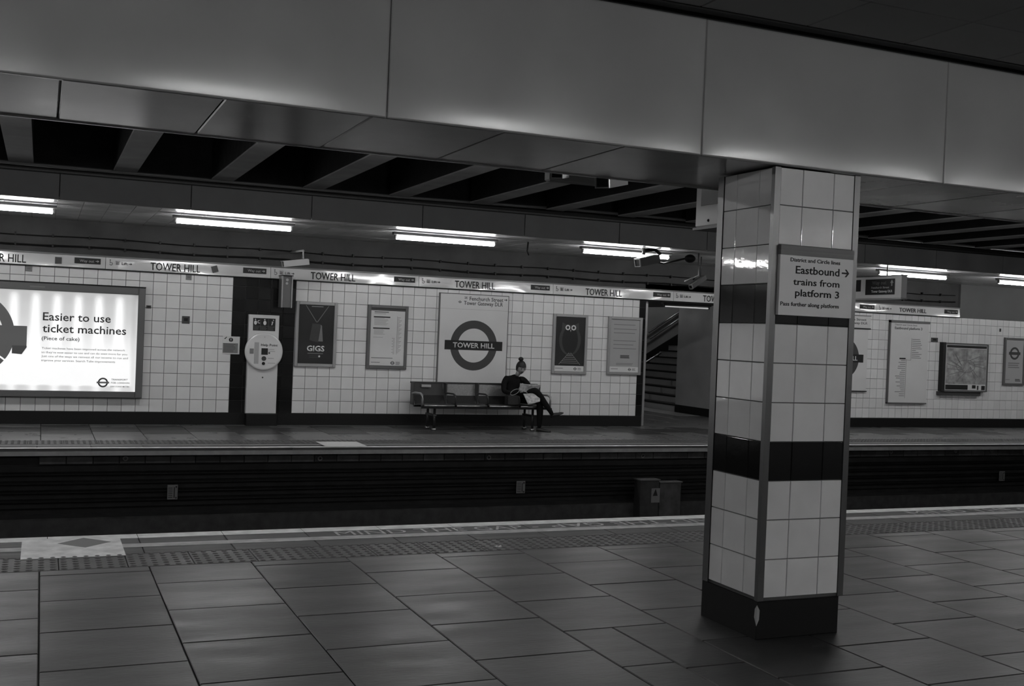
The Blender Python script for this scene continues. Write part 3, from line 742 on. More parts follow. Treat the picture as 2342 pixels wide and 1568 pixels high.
for i in range(6): z = 1.11+.032*i; h_ = (1.30-z)/.21*.19; mb.box(8.585-h_, 8.585+h_, yf-.003, yf-.0015, z, z+.011)
mb.build('rail_tracks', M['grey'], pp)
lines(8.31, 8.46, 1.025, 1, .02, yf, M['grey'], t, .010, ragged=0); roundel(8.70, 1.015, .026, yf, t, M['dgrey'], M['dgrey'])
lines(8.75, 8.83, 1.035, 3, .016, yf, M['grey'], t, .008)
# text poster
t = thing('framed_poster', (9.68, W, .93), 'plain pale text poster in a grey frame beside the stair opening', 'poster')
frame_box(9.335, 10.03, .93, 1.975, .045, .05, M['palefr'], t)
plate(9.385, 9.98, .98, 1.075, yf, W-.02, 'poster_footer', M['paper'], t)
pp = plate(9.385, 9.98, 1.075, 1.925, yf, W-.02, 'poster_sheet', M['lgrey'], t)
for z in (1.84, 1.76, 1.69, 1.55, 1.48, 1.41): lines(9.45, 9.93, z, 1, .02, yf, M['grey'], pp, .012)
text('632', 9.60, 9.80, 1.235, .05, yf, M['dgrey'], pp, bold=.03) if False else lines(9.60, 9.79, 1.285, 3, .02, yf, M['dgrey'], pp, .015, ragged=.05)
lines(9.52, 9.88, 1.14, 2, .022, yf, M['grey'], pp, .010)
lines(9.42, 9.56, 1.04, 1, .02, yf, M['grey'], t, .010, ragged=0); roundel(9.80, 1.03, .026, yf, t, M['dgrey'], M['dgrey']); lines(9.85, 9.93, 1.05, 3, .016, yf, M['grey'], t, .008)
# small wall plates
for x0, x1, z0, z1, mt, lab in ((1.97, 2.085, 1.545, 1.66, M['dgrey'], 'small square grey plate on the white tiles left of the help point'),
                                (1.445, 1.515, 1.755, 1.80, M['dgrey'], 'tiny dark plate at the right edge of the illuminated advert'),
                                (2.005, 2.09, 2.215, 2.29, M['grey'], 'small grey plate under the frieze, above the square plate'),
                                (-.24, -.15, 2.215, 2.29, M['grey'], 'small grey plate under the frieze, above the illuminated advert'),
                                (18.79, 18.83, 2.05, 2.12, M['dgrey'], 'tiny dark plate high on the right-hand tiles above the roundel poster'),
                                (16.90, 17.08, 1.77, 1.86, M['dgrey'], 'small dark plate on the tiles left of the network map')):
    t = thing('wall_plate', ((x0+x1)/2, W-.012, z0), lab, 'plate')
    plate(x0, x1, z0, z1, W-.022, W-.011, 'plate_face', mt, t, .002)
    plate(x0+.25*(x1-x0), x1-.25*(x1-x0), z0+.35*(z1-z0), z1-.25*(z1-z0), W-.0235, W-.022, 'plate_mark', M['frame'] if mt is M['grey'] else M['black'], t)
t = thing('safety_notice', (2.72, W, 1.10), 'small safety notice with a warning symbol where white tiles meet the black bay', 'notice')
plate(2.59, 2.85, 1.10, 1.375, W-.024, W-.010, 'notice_plate', M['paper'], t)
plate(2.595, 2.825, 1.115, 1.27, W-.0255, W-.024, 'text_panel', M['grey'], t)
mb = MB().disc(2.715, 1.322, .033, W-.0255, W-.024, 20); mb.prism([(2.61, 1.335), (2.625, 1.33), (2.655, 1.36), (2.645, 1.367)], W-.0255, W-.024); mb.build('warning_symbol', M['print'], t)
MB().box(2.711, 2.719, W-.027, W-.0255, 1.315, 1.345).box(2.711, 2.719, W-.027, W-.0255, 1.297, 1.305).build('exclamation_mark', M['white'], t)
lines(2.605, 2.815, 1.255, 7, .019, W-.0255, M['dgrey'], t, .007)

# ---------------------------------------------------------------- illuminated advert
t = thing('illuminated_advert', (-.5, W, .40), 'large glowing advert reading Easier to use ticket machines in a grey frame', 'advert')
Y = 17.30; AX0, AX1, AZ0, AZ1 = -3.3, 1.42, .40, 2.055
MB().box(AX0+.02, AX1-.02, Y+.02, W-.012, AZ0+.02, AZ1-.02).build('housing', M['frame'], t)
for nm, a in (('frame_side', (AX0, AX0+.1, AZ0, AZ1)), ('frame_side', (1.32, AX1, AZ0, AZ1)), ('frame_top', (AX0+.1, 1.32, 1.945, AZ1)), ('frame_bottom', (AX0+.1, 1.32, AZ0, .495))):
    MB().cham(a[0], a[1], Y-.03, W-.012, a[2], a[3], .01).build(nm, M['frame'], t)
MB().box(AX0, AX1+.004, Y-.036, W-.012, AZ1, AZ1+.014).build('top_cap', M['black'], t)
plate(.13-.30, .13-.10, 1.985, 2.008, Y-.0335, Y-.03, 'frame_label', M['grey'], t)
LM = bpy.data.materials.new('backlit_poster'); LM.use_nodes = True; nt = LM.node_tree; N = nt.nodes; Lk = nt.links; pb = N['Principled BSDF']
pb.inputs['Base Color'].default_value = (.5, .5, .5, 1); pb.inputs['Roughness'].default_value = .3; pb.inputs['Emission Color'].default_value = (1, 1, 1, 1)
tcn = N.new('ShaderNodeTexCoord'); sp = N.new('ShaderNodeSeparateXYZ'); Lk.new(tcn.outputs['Object'], sp.inputs[0])
def mth(op, a, b=None, c=None):
    q = N.new('ShaderNodeMath'); q.operation = op
    for i, x in enumerate((a, b, c)):
        if x is None: continue
        if isinstance(x, (int, float)): q.inputs[i].default_value = x
        else: Lk.new(x, q.inputs[i])
    return q.outputs[0]
nz = N.new('ShaderNodeTexNoise'); nz.inputs['Scale'].default_value = 3; Lk.new(tcn.outputs['Object'], nz.inputs[0])
PT = .2865; X7 = at(272, 750, Y).x
cosx = mth('COSINE', mth('MULTIPLY', mth('SUBTRACT', sp.outputs[0], X7), 2*PI/PT))
pk = mth('POWER', mth('MULTIPLY_ADD', cosx, .5, .5), 2.2)
zz = sp.outputs[2]
def smooth(x, a, b):
    q = N.new('ShaderNodeMapRange'); q.interpolation_type = 'SMOOTHSTEP'; Lk.new(x, q.inputs[0]); q.inputs[1].default_value = a; q.inputs[2].default_value = b; return q.outputs[0]
waver = mth('MULTIPLY_ADD', pk, .12, zz)
topf = mth('SUBTRACT', 1, smooth(zz, 1.70, 1.90)); topf2 = mth('SUBTRACT', 1, smooth(zz, 1.84, 1.95))
botf = smooth(mth('MULTIPLY_ADD', pk, -.0, zz), .555, .60)
sidef = mth('SUBTRACT', 1, smooth(sp.outputs[0], 1.20, 1.30))
lowb = mth('SUBTRACT', 1, smooth(zz, .75, 1.75))
base = mth('MULTIPLY_ADD', lowb, .38, .40)
e1 = mth('MULTIPLY_ADD', mth('MULTIPLY', pk, topf2), .55, base)
e1 = mth('MULTIPLY_ADD', mth('MULTIPLY', lowb, nz.outputs[0]), .30, e1)
e2 = mth('MULTIPLY', e1, mth('MULTIPLY_ADD', mth('MULTIPLY', botf, sidef), .45, .55))
e3 = mth('MULTIPLY', e2, mth('MULTIPLY_ADD', topf, .22, .78))
Lk.new(mth('MINIMUM', mth('MULTIPLY', e3, .95), .80), pb.inputs['Emission Strength'])
MB().box(AX0+.08, 1.335, Y, Y+.01, .48, 1.96).build('backlit_sheet', LM, t)
def ink(nm, g): return mat(nm, g, .4, emit=g*.8)
I1, I2, I3 = mat('backlit_dark_ink', .02, .4, emit=.012), mat('backlit_roundel_ink', .04, .4, emit=.055), mat('backlit_shadow_ink', .02, .4, emit=.03)
V = lambda x, y: (x/5.6, 640+y/5.6)
textpx('Easier to use', V(548, 518), V(1418, 542), V(548, 418), Y, I1, t, bold=.012)
textpx('ticket machines', V(542, 670), V(1615, 697), V(542, 570), Y, I1, t, bold=.012)
textpx('(Piece of cake)', V(533, 768), V(1018, 778), V(533, 722), Y, I1, t, bold=.012)
for i, s_ in enumerate(('Ticket machines have been improved across the network', "so they're now easier to use and can do even more for you.", 'Just one of the ways we reinvest all our income to run and', 'improve your services. Search Tube improvements')):
    e_ = (1603, 1637, 1637, 1475)[i]
    textpx(s_, V(533-2*i, 888+50*i), V(e_, 908+50*i+(4 if i else 0)), V(533, 862+50*i), Y, I1, t, bold=.004)
textpx('TRANSPORT', V(1425, 1284), V(1635, 1290), V(1425, 1262), Y, I1, t, bold=.01)
textpx('FOR LONDON', V(1420, 1325), V(1655, 1333), V(1420, 1303), Y, I1, t, bold=.01)
textpx('EVERY JOURNEY MATTERS', V(1415, 1370), V(1655, 1376), V(1415, 1352), Y, I1, t, bold=.01)
c0 = at(*V(1318, 1312), Y); rr_ = (at(*V(1384, 1312), Y).x-at(*V(1252, 1312), Y).x)/2
roundel(c0.x, c0.z, rr_, Y, t, I1, I2)
t2 = thing('illuminated_advert', (-6.2, W, .40), 'added unseen glowing advert further left along the far wall', 'advert')  # unseen advert added as side light for the left face of the column
MB().box(-8.5, -3.9, Y+.02, W-.012, .42, 2.03).build('housing', M['frame'], t2)
for a_ in ((-8.5, -8.4, .4, 2.05), (-4.0, -3.9, .4, 2.05), (-8.4, -4.0, 1.95, 2.05), (-8.4, -4.0, .4, .5)): MB().cham(a_[0], a_[1], Y-.03, W-.012, a_[2], a_[3], .01).build('frame_bar', M['frame'], t2)
MB().box(-8.41, -3.99, Y, Y+.01, .49, 1.96).build('backlit_sheet', LM, t2)
# cake-like roundel at the left: ring, thick bar with bevelled lower side
br = at(63, 770, Y); ringc = (br.x-.78, at(30, 765, Y).z); ro = at(32, 742, Y).x-ringc[0]
g_ = MB().ring(ringc[0], ringc[1], ro*.77, ro*1.02, Y-.002, Y, 64, -.62, PI+.62).build('cake_roundel', I2, t)
MB().ring(ringc[0], ringc[1], ro*.77, ro*1.02, Y-.002, Y, 24, -PI*.78, -.66).build('cake_ring_base', I2, t)
bz0, bz1 = at(55, 790, Y).z, at(55, 745, Y).z
MB().box(br.x-1.55, br.x-.01, Y-.006, Y-.002, bz0, bz1).build('cake_bar', I2, t)
MB().prism([(br.x-.20, bz0), (br.x-.01, bz0), (br.x-.005, bz0-.02), (br.x-.07, bz0-.125), (br.x-.20, bz0-.115)], Y-.006, Y-.002).build('bar_side', I3, t)
a_ = at(9, 820, Y); b_ = at(33, 770, Y)
MB().prism([(a_.x, a_.z), (a_.x-.09, a_.z+.12), (a_.x-.10, a_.z+.19), (b_.x-.02, b_.z-.0)], Y-.004, Y).build('cake_slice', I2, t)

# ---------------------------------------------------------------- help point
t = thing('help_point', (3.205, 17.3, 0), 'white help point pillar with a round call panel in the black bay', 'help point')
Y = 17.30
plate(2.965, 3.44, .183, 1.73, Y, W-.012, 'pillar', M['wsign'], t, .008)
plate(2.965, 3.445, 0, .183, Y-.09, W-.012, 'base', M['black'], t, .006)
ic = plate(3.032, 3.378, 1.482, 1.678, Y-.004, Y, 'icon_panel', M['print'], t)
mb = MB()
mb.disc(3.065, 1.655, .010, Y-.006, Y-.004, 12).disc(3.068, 1.605, .033, Y-.006, Y-.004, 16, .022).ring(3.125, 1.62, .016, .026, Y-.006, Y-.004, 16, PI*.4, PI*1.7)
mb.build('icon', M['white'], ic); mb = MB()
mb.disc(3.21, 1.655, .010, Y-.006, Y-.004, 12).disc(3.213, 1.605, .034, Y-.006, Y-.004, 16, .024)
mb.build('icon', M['white'], ic); mb = MB()
mb.prism([(3.315, 1.575), (3.33, 1.575), (3.345, 1.63), (3.32, 1.63), (3.318, 1.62), (3.326, 1.62)], Y-.006, Y-.004).disc(3.345, 1.652, .009, Y-.006, Y-.004, 10)
mb.build('icon', M['white'], ic)
MB().box(3.145, 3.149, Y-.006, Y-.004, 1.49, 1.67).box(3.268, 3.272, Y-.006, Y-.004, 1.49, 1.67).box(3.04, 3.37, Y-.006, Y-.004, 1.552, 1.556).build('dividers', M['frame'], ic)
lines(3.045, 3.135, 1.54, 3, .018, Y-.004, M['frame'], ic, .006); lines(3.155, 3.26, 1.54, 3, .018, Y-.004, M['frame'], ic, .006); lines(3.28, 3.37, 1.54, 3, .018, Y-.004, M['frame'], ic, .006)
mb = MB(); cx, cz = 3.207, 1.16
prof = [(.290, 0), (.296, -.035), (.288, -.055), (.27, -.062), (.0, -.062)]; n = 56; vs = []; fs = []
for r_, dy in prof[:-1]:
    for k in range(n): vs.append((cx+r_*math.cos(2*PI*k/n), Y+dy, cz+r_*math.sin(2*PI*k/n)))
for j in range(len(prof)-2):
    for k in range(n): fs.append((j*n+k, j*n+(k+1) % n, (j+1)*n+(k+1) % n, (j+1)*n+k))
fs.append(tuple(range((len(prof)-2)*n, (len(prof)-1)*n)))
dsk = mb.add(vs, fs).build('call_panel', M['wsign'], t)
yd = Y-.062
text('Help Point', 3.155, 3.415, 1.245, .035, yd, M['dgrey'], dsk, bold=.02)
plate(3.055, 3.125, .965, 1.30, yd-.003, yd, 'speaker_grille', M['lgrey'], dsk)
plate(2.985, 3.045, 1.12, 1.20, yd-.006, yd, 'camera_window', M['grey'], dsk)
plate(3.165, 3.265, 1.11, 1.21, yd-.006, yd, 'emergency_button', M['print'], dsk)
MB().disc(3.207, 1.05, .036, yd-.010, yd, 20).build('information_button', M['dgrey'], dsk)
MB().disc(3.203, .972, .025, yd-.008, yd, 20).build('socket', M['black'], dsk)
MB().box(3.275, 3.30, yd-.002, yd, 1.125, 1.15).build('fire_symbol', M['dgrey'], dsk)
lines(3.28, 3.40, 1.20, 2, .03, yd, M['lgrey'], dsk, .012); lines(3.27, 3.40, 1.06, 1, .03, yd, M['lgrey'], dsk, .012); lines(3.27, 3.40, .985, 1, .03, yd, M['lgrey'], dsk, .012)
MB().disc(3.21, 1.385, .006, yd-.002, yd, 8).build('screw', M['grey'], dsk); MB().disc(3.21, .75, .013, Y-.003, Y, 10).build('lock', M['dgrey'], t)
t = thing('projecting_sign_box', (3.49, 17.3, 1.86), 'narrow projecting sign box with pale edges above the help point', 'sign')
MB().box(3.44, 3.55, 17.3, W-.012, 1.9, 2.25).build('bracket', M['frame'], t); MB().box(3.415, 3.575, 17.08, 17.33, 1.86, 2.35).build('box_body', M['frame'], t)
for x in (3.41, 3.562): MB().box(x, x+.018, 17.06, 17.12, 1.855, 2.355).build('pale_edge', M['palefr'], t)
MB().box(3.405, 3.585, 17.05, 17.33, 2.35, 2.362).build('lid', M['black'], t)
MB().disc(3.495, 2.29, .022, 17.077, 17.08, 12).disc(3.49, 2.235, .02, 17.077, 17.08, 12).build('symbol', M['lgrey'], t)

# ---------------------------------------------------------------- right-hand wall items
t = thing('line_diagram_board', (16.3, W, .5), 'tall white board with the eastbound line diagram right of the column', 'sign')
Y = 17.35
plate(15.785, 16.80, .505, 2.165, Y, W-.012, 'board', M['wsign'], t, .003)
MB().box(15.765, 15.79, Y-.012, W-.012, .49, 2.175).box(15.765, 16.815, Y-.012, W-.012, 2.13, 2.18).box(15.765, 16.80, Y-.012, W-.012, .485, .51).build('frame', M['frame'], t)
text('District and Circle lines', 15.90, 16.48, 2.075, .035, Y, M['grey'], t, bold=.01); text('Eastbound platform 3', 15.90, 16.62, 2.00, .048, Y, M['dgrey'], t, bold=.02)
mb = MB(); mb.box(16.345, 16.352, Y-.0015, Y, 1.38, 1.83).box(16.225, 16.232, Y-.0015, Y, .60, 1.40).box(16.225, 16.35, Y-.0015, Y, 1.375, 1.382)
r = random.Random(5)
for i in range(11): mb.box(16.365, 16.365+r.uniform(.10, .27), Y-.0015, Y, 1.80-.038*i, 1.812-.038*i)
for i in range(19): mb.box(16.21-r.uniform(.10, .27), 16.21, Y-.0015, Y, 1.36-.040*i, 1.372-.040*i)
mb.build('line_diagram', M['grey'], t)
MB().box(16.05, 16.21, Y-.002, Y, 1.39, 1.42).build('current_station', M['print'], t)
t = thing('network_map', (17.8, W, .68), 'square framed network map on the tiles right of the column', 'map')
Y = 17.29
MB().box(17.17, 18.38, Y+.01, W-.012, .78, 1.755).build('backing', M['frame'], t)
MB().box(17.14, 17.21, Y-.01, W-.012, .76, 1.775).build('frame_side', M['print'], t)
MB().box(18.36, 18.40, Y-.01, W-.012, .76, 1.76).build('frame_side', M['frame'], t); MB().box(17.21, 18.36, Y-.008, W-.012, .755, .785).build('frame_bottom', M['frame'], t); MB().box(17.21, 18.36, Y-.008, W-.012, 1.74, 1.765).build('frame_top', M['frame'], t)
sh = plate(17.235, 18.36, .79, 1.735, Y, Y+.01, 'map_sheet', M['paper'], t)
plate(17.245, 18.35, 1.67, 1.725, Y-.0015, Y, 'header', M['print'], sh)
plate(17.245, 18.35, .915, 1.66, Y-.0008, Y, 'map_area', M['mapp'], sh)
plate(17.245, 17.86, .80, .90, Y-.0015, Y, 'legend', M['print'], sh); plate(17.98, 18.08, .83, .90, Y-.0015, Y, 'legend', M['print'], sh); plate(18.12, 18.16, .80, .89, Y-.0015, Y, 'legend', M['print'], sh); plate(18.24, 18.34, .80, .89, Y-.0015, Y, 'legend', M['print'], sh)
mb = MB(); r = random.Random(9)
def seg(a, b, w_=.006):
    a, b = Vector((a[0], 0, a[1])), Vector((b[0], 0, b[1])); d = (b-a).normalized(); nn = Vector((-d.z, 0, d.x))*w_
    mb.prism([((a+nn).x, (a+nn).z), ((b+nn).x, (b+nn).z), ((b-nn).x, (b-nn).z), ((a-nn).x, (a-nn).z)], Y-.0025, Y-.001)
cxm, czm = 17.78, 1.29
for i in range(14):
    a0 = r.uniform(0, 2*PI); p0 = (cxm+.12*math.cos(a0+.6), czm+.09*math.sin(a0+.6)); p1 = (cxm+.30*math.cos(a0), czm+.2*math.sin(a0)); p2 = (cxm+.52*math.cos(a0-.15), czm+.33*math.sin(a0-.15)); seg(p0, p1); seg(p1, p2)
for i in range(20):
    a0, a1 = 2*PI*i/20, 2*PI*(i+1)/20; seg((cxm+.26*math.cos(a0), czm+.13*math.sin(a0)), (cxm+.26*math.cos(a1), czm+.13*math.sin(a1)))
mb.build('map_lines', M['grey'], sh)
MB().box(17.10, 18.25, Y+.02, W-.012, .68, .755).build('lower_shelf', M['dgrey'], t)
t = thing('framed_poster', (19.2, W, .92), 'pale poster with a dark roundel in a grey frame at the far right', 'poster')
frame_box(18.93, 19.54, .915, 1.935, .045, .045, M['frame'], t)
pp = plate(18.975, 19.495, .96, 1.89, yf, W-.02, 'poster_sheet', M['lgrey'], t)
roundel(19.235, 1.60, .135, yf, pp, M['dgrey'], M['dgrey'], .165, .03)
lines(19.06, 19.41, 1.40, 3, .045, yf, M['grey'], pp, .022, ragged=.2); lines(19.28, 19.44, 1.05, 2, .03, yf, M['dgrey'], pp, .018); lines(19.0, 19.15, 1.04, 1, .03, yf, M['grey'], pp, .012)
# second roundel board, mostly hidden by the column
t = thing('station_roundel_sign', (14.6, W, .73), 'second white roundel board, mostly hidden behind the tiled column', 'sign')
plate(13.96, 15.22, .73, 1.955, 17.35, W-.012, 'sign_board', M['wsign'], t, .003)
plate(13.96, 15.26, 1.985, 2.225, 17.34, W-.012, 'direction_board', M['wsign'], t, .003)
MB().box(13.95, 15.24, 17.345, W-.012, .712, .73).box(13.95, 15.27, 17.335, W-.012, 1.962, 1.985).box(13.95, 15.27, 17.335, W-.012, 2.225, 2.237).build('edge_frame', M['print'], t)
roundel(14.59, 1.375, .42, 17.35, t, M['dgrey'], M['print'], .53, .08, txt='TOWER HILL', tm=M['white'])
text('Fenchurch Street', 14.45, 15.15, 2.13, .045, 17.34, M['dgrey'], t); text('Tower Gateway DLR', 14.40, 15.18, 2.06, .045, 17.34, M['dgrey'], t)

# ---------------------------------------------------------------- hanging way out sign (faces along the platform)
t = thing('hanging_sign', (13.1, 15.2, 2.45), 'hanging white sign box with a black Way out panel, right of the column', 'sign')
X = 13.1; ya, yb = 14.19, 16.4
MB().box(X, X+.12, ya, yb, 2.449, 2.817).build('sign_box', M['wsign'], t)
MB().box(X-.01, X+.13, ya-.01, yb, 2.429, 2.449).build('bottom_trim', M['palefr'], t); MB().box(X-.01, X+.13, ya-.01, yb, 2.817, 2.835).build('top_trim', M['frame'], t)
MB().box(X-.004, X, 14.34, 15.05, 2.507, 2.774).build('black_panel', M['print'], t)
MB().box(X-.004, X, 15.17, 15.82, 2.57, 2.774).build('black_panel', M['print'], t)
ax = (Vector((0, -1, 0)), Vector((0, 0, 1)))
text('Way out', 0, .35, 0, .060, 0, M['frame'], t, bold=.01, axes=(ax[0], ax[1], (X-.004, 14.89, 2.682)))
text('Fenchurch Street', 0, .43, 0, .033, 0, M['lgrey'], t, bold=.02, axes=(ax[0], ax[1], (X-.004, 14.90, 2.614)))
text('Tower Gateway DLR', 0, .51, 0, .039, 0, M['white'], t, bold=.025, axes=(ax[0], ax[1], (X-.004, 14.90, 2.546)))
mb = MB()
vs = [(X-.006, 14.41-a, 2.702+b) for a, b in ((-.012, -.05), (.012, -.05), (.012, 0), (.038, 0), (0, .055), (-.038, 0), (-.012, 0))]; vs += [(X-.004, y_, z_) for _, y_, z_ in vs]
mb.add(vs, [tuple(range(7)), tuple(range(13, 6, -1))]+[(i, (i+1) % 7, (i+1) % 7+7, i+7) for i in range(7)]).build('arrow', M['lgrey'], t)
for y_ in (14.6, 16.0): MB().tube([(X+.06, y_, 2.83), (X+.06, y_, 3.0)], .012, 6).build('hanger', M['darksteel'], t)

# ---------------------------------------------------------------- monitor housing beside the column
t = thing('monitor_housing', (3.9, 6.0, 2.33), 'white monitor housing hanging at the track side behind the column', 'monitor')
X = 3.9
MB().cham(X, X+.42, 5.86, 6.115, 2.335, 2.80, .01, '-z').box(X, X+.42, 5.86-.30, 5.86, 2.335, 2.53).build('housing', M['wsign'], t)
MB().box(X-.004, X, 5.60, 6.055, 2.472, 2.79).build('screen_recess', M['dgrey'], t)
MB().box(X-.012, X+.43, 5.56, 6.13, 2.318, 2.335).build('bottom_lip', M['frame'], t)
p = at(1618, 503, 5.98); mb = MB(); mb.ball((X-.001, 5.965, 2.372), .010, 8, 4); mb.build('lock', M['print'], t)
MB().tube([(X+.2, 6.0, 2.8), (X+.2, 6.0, 3.4)], .02, 6).build('hanger', M['darksteel'], t)

# ---------------------------------------------------------------- cctv cameras
def cctv(name, label, p0, p1, r, mt, parts, hood=.25, group='cctv cameras'):
    """box camera from back p0 to lens p1"""
    t = thing(name, p0, label, 'camera', group)
    d = (Vector(p1)-Vector(p0)); L = d.length; d.normalize(); s_ = d.cross(Vector((0, 0, 1))).normalized(); u = s_.cross(d)
    def bx(a, b, w0, w1, h0, h1, nm, m_, w0b=None):
        q = [Vector(p0)+d*x+s_*y+u*z for z in (h0, h1) for x, y in ((a, w0), (b, w0), (b, w1), (a, w1))]
        return MB().hexa(q).build(nm, m_, t)
    bx(0, L, -r, r, -r, r, 'camera_body', mt)
    q = [Vector(p0)+d*x+s_*y+u*z for z in (r, r*1.18) for x, y in ((L*.05, -r*1.1), (L+hood*r*3, -r*1.1), (L+hood*r*3, r*1.1), (L*.05, r*1.1))]
    MB().hexa(q).build('sun_hood', mt, t)
    bx(L, L+.004, -r*.82, r*.82, -r*.82, r*.82, 'lens_window', M['black'])
    f_ = r*.12
    mb = MB()
    for a in ((-r, -r+f_, -r, r), (r-f_, r, -r, r), (-r, r, -r, -r+f_), (-r, r, r-f_, r)):
        mb.hexa([Vector(p0)+d*x+s_*y+u*z for z in (a[2], a[3]) for x, y in ((L, a[0]), (L+.02, a[0]), (L+.02, a[1]), (L, a[1]))])
    mb.build('window_rim', M['palefr'], t)
    for pts, rr2, m2 in parts: MB().tube(pts, rr2, 8).build('bracket', m2, t, True)
    return t
a = at(1385, 408, 6.1); b = at(1368, 412, 5.95)
cctv('cctv_camera', 'grey hooded camera at the beam edge, right of two beside the column', (3.42, 6.27, 2.635), (3.145, 6.0, 2.56), .045, M['lgrey'], [([(3.36, 6.22, 2.66), (3.36, 6.22, 3.4)], .02, M['darksteel'])])
a = at(1280, 396, 6.1)
cctv('cctv_camera', 'grey hooded camera at the beam edge, left of two beside the column', (3.24, 6.76, 2.715), (3.03, 6.42, 2.65), .038, M['lgrey'], [([(3.2, 6.70, 2.73), (3.2, 6.70, 3.4)], .02, M['darksteel'])])
o = MB().cham(3.20, 3.66, 6.90, 6.98, 2.67, 2.755, .01, '-z').build('camera_mounting_rail', M['plaster']); tag(o, 'grey mounting rail behind the two cameras under the beam', 'bracket')
MB().box(3.4, 3.45, 6.92, 6.97, 2.755, 3.4).build('rail_hanger', M['darksteel'], o)
cctv('cctv_camera', 'pale bullet camera above the black bay, pointing left', (3.68, 16.5, 2.555), (3.30, 16.42, 2.495), .042, M['lgrey'], [([(3.6, 16.5, 2.60), (3.6, 16.5, 2.72), (3.6, 17.4, 2.74)], .018, M['lgrey'])])
cctv('cctv_camera', 'grey camera on a bent arm hanging left of the column', (9.78, 15.0, 2.625), (9.47, 14.9, 2.455), .035, M['frame'], [([(9.65, 15.0, 3.0), (9.65, 15.0, 2.645), (9.36, 14.92, 2.53)], .014, M['palefr']), ([(9.70, 15.0, 2.95), (9.70, 15.0, 2.60)], .010, M['frame'])], hood=.1)
o = MB().ball((9.52, 15.05, 2.91), .075, 10, 8, 1.3, 1, .9).build('junction_box', M['black'], None, True); tag(o, 'black cable joint on the ceiling above the bent-arm camera', 'junction box')
o = MB().tube([(9.41, 15.05, 2.90), (9.25, 15.02, 2.86), (9.0, 15.0, 2.80), (8.85, 15.0, 2.815)], .016, 6).build('hanging_cable', M['black'], None, True); tag(o, 'black cable looping between two hanging cameras', 'cable')
cctv('cctv_camera', 'dark camera hanging in front of a lit tube light', (8.80, 14.85, 2.85), (8.40, 14.75, 2.76), .06, M['dgrey'], [([(8.55, 14.85, 3.0), (8.55, 14.85, 2.90)], .028, M['dgrey']), ([(8.55, 14.85, 2.96), (8.75, 14.85, 2.99), (8.85, 14.85, 2.93)], .03, M['black'])], hood=.1)
o = MB().tube([(6.78, 15.3, 3.0), (6.77, 15.3, 2.86), (6.80, 15.3, 2.80)], .012, 6).build('hanging_cable', M['black'], None, True); tag(o, 'short dark cable hanging from the ceiling above the roundel board', 'cable')

# ---------------------------------------------------------------- bench
t = thing('platform_bench', (6.68, 16.75, 0), 'dark metal four-seat bench with armrests under the roundel board', 'bench')
def curve_seat(x0, x1):
    pts = [(16.45, .405), (16.50, .425), (16.62, .425), (16.80, .41), (16.90, .40)]
    mb = MB(); vs = [(x, y, z+dz) for dz in (0, -.012) for x in (x0, x1) for y, z in pts]; n = len(pts); fs = []
    for o_ in (0, 2*n):
        for i in range(n-1): fs.append((o_+i, o_+i+1, o_+n+i+1, o_+n+i))
    for i in range(n-1): fs += [(i, i+1, 2*n+i+1, 2*n+i), (n+i, n+i+1, 3*n+i+1, 3*n+i)]
    fs += [(0, n, 3*n, 2*n), (n-1, 2*n-1, 4*n-1, 3*n-1)]
    return mb.add(vs, fs)
SM = mat('perforated_steel', .06, .35, .5, metal=.8, noise=.15, nscale=60)
BM_ = mat('bench_back_steel', .20, .4, .5, metal=.6, noise=.2, nscale=50)
for i in range(4):
    x0 = 5.575+.56*i
    curve_seat(x0+.02, x0+.54).build('seat', SM, t)
    MB().hexa([(x0+.025, 16.98, .53), (x0+.535, 16.98, .53), (x0+.535, 16.995, .53), (x0+.025, 16.995, .53), (x0+.025, 17.03, .725), (x0+.535, 17.03, .725), (x0+.535, 17.045, .725), (x0+.025, 17.045, .725)]).build('backrest', BM_ if i else M['darksteel'], t)
    MB().hexa([(x0+.025, 16.89, .40), (x0+.535, 16.89, .40), (x0+.535, 16.91, .40), (x0+.025, 16.91, .40), (x0+.025, 16.965, .535), (x0+.535, 16.965, .535), (x0+.535, 16.985, .535), (x0+.025, 16.985, .535)]).build('lower_back', M['black'], t)
    MB().tube([(x0+.02, 16.44, .398), (x0+.54, 16.44, .398)], .016, 8).build('front_rail', M['steel'], t, True)
MB().hexa([(5.56, 17.02, .725), (7.83, 17.02, .725), (7.83, 17.07, .725), (5.56, 17.07, .725), (5.56, 17.02, .75), (7.83, 17.02, .75), (7.83, 17.07, .75), (5.56, 17.07, .75)]).build('top_rail', M['darksteel'], t)
MB().box(5.56, 7.83, 16.42, 16.48, .355, .385).box(5.56, 7.83, 16.80, 16.86, .355, .385).build('support_beam', M['black'], t)
for i in range(5):
    x = 5.575+.56*i; m_ = M['palefr'] if i in (0, 4) else M['darksteel']
    MB().tube([(x, 16.47, .39), (x, 16.455, .50), (x, 16.47, .56), (x, 16.56, .585), (x, 16.85, .58), (x, 16.97, .56)], .018 if i in (0, 4) else .014, 8).build('armrest', m_, t, True)
    MB().box(x-.012, x+.012, 16.9, 17.04, .38, .74).build('side_bracket', M['darksteel'], t)
for x in (5.80, 7.52):
    for y_ in (16.50, 16.83): MB().tube([(x, y_, .02), (x, y_, .36)], .022, 8).build('leg', M['darksteel'], t, True)
    MB().box(x-.03, x+.03, 16.48, 16.86, .23, .26).build('leg_brace', M['darksteel'], t)
    for y_ in (16.50, 16.83): MB().tube([(x, y_, 0), (x, y_, .035)], .040, 10).build('foot', M['steel'], t, True)
plate(5.73, 5.89, .665, .705, 16.975, 17.015, 'bench_label', M['lgrey'], t)

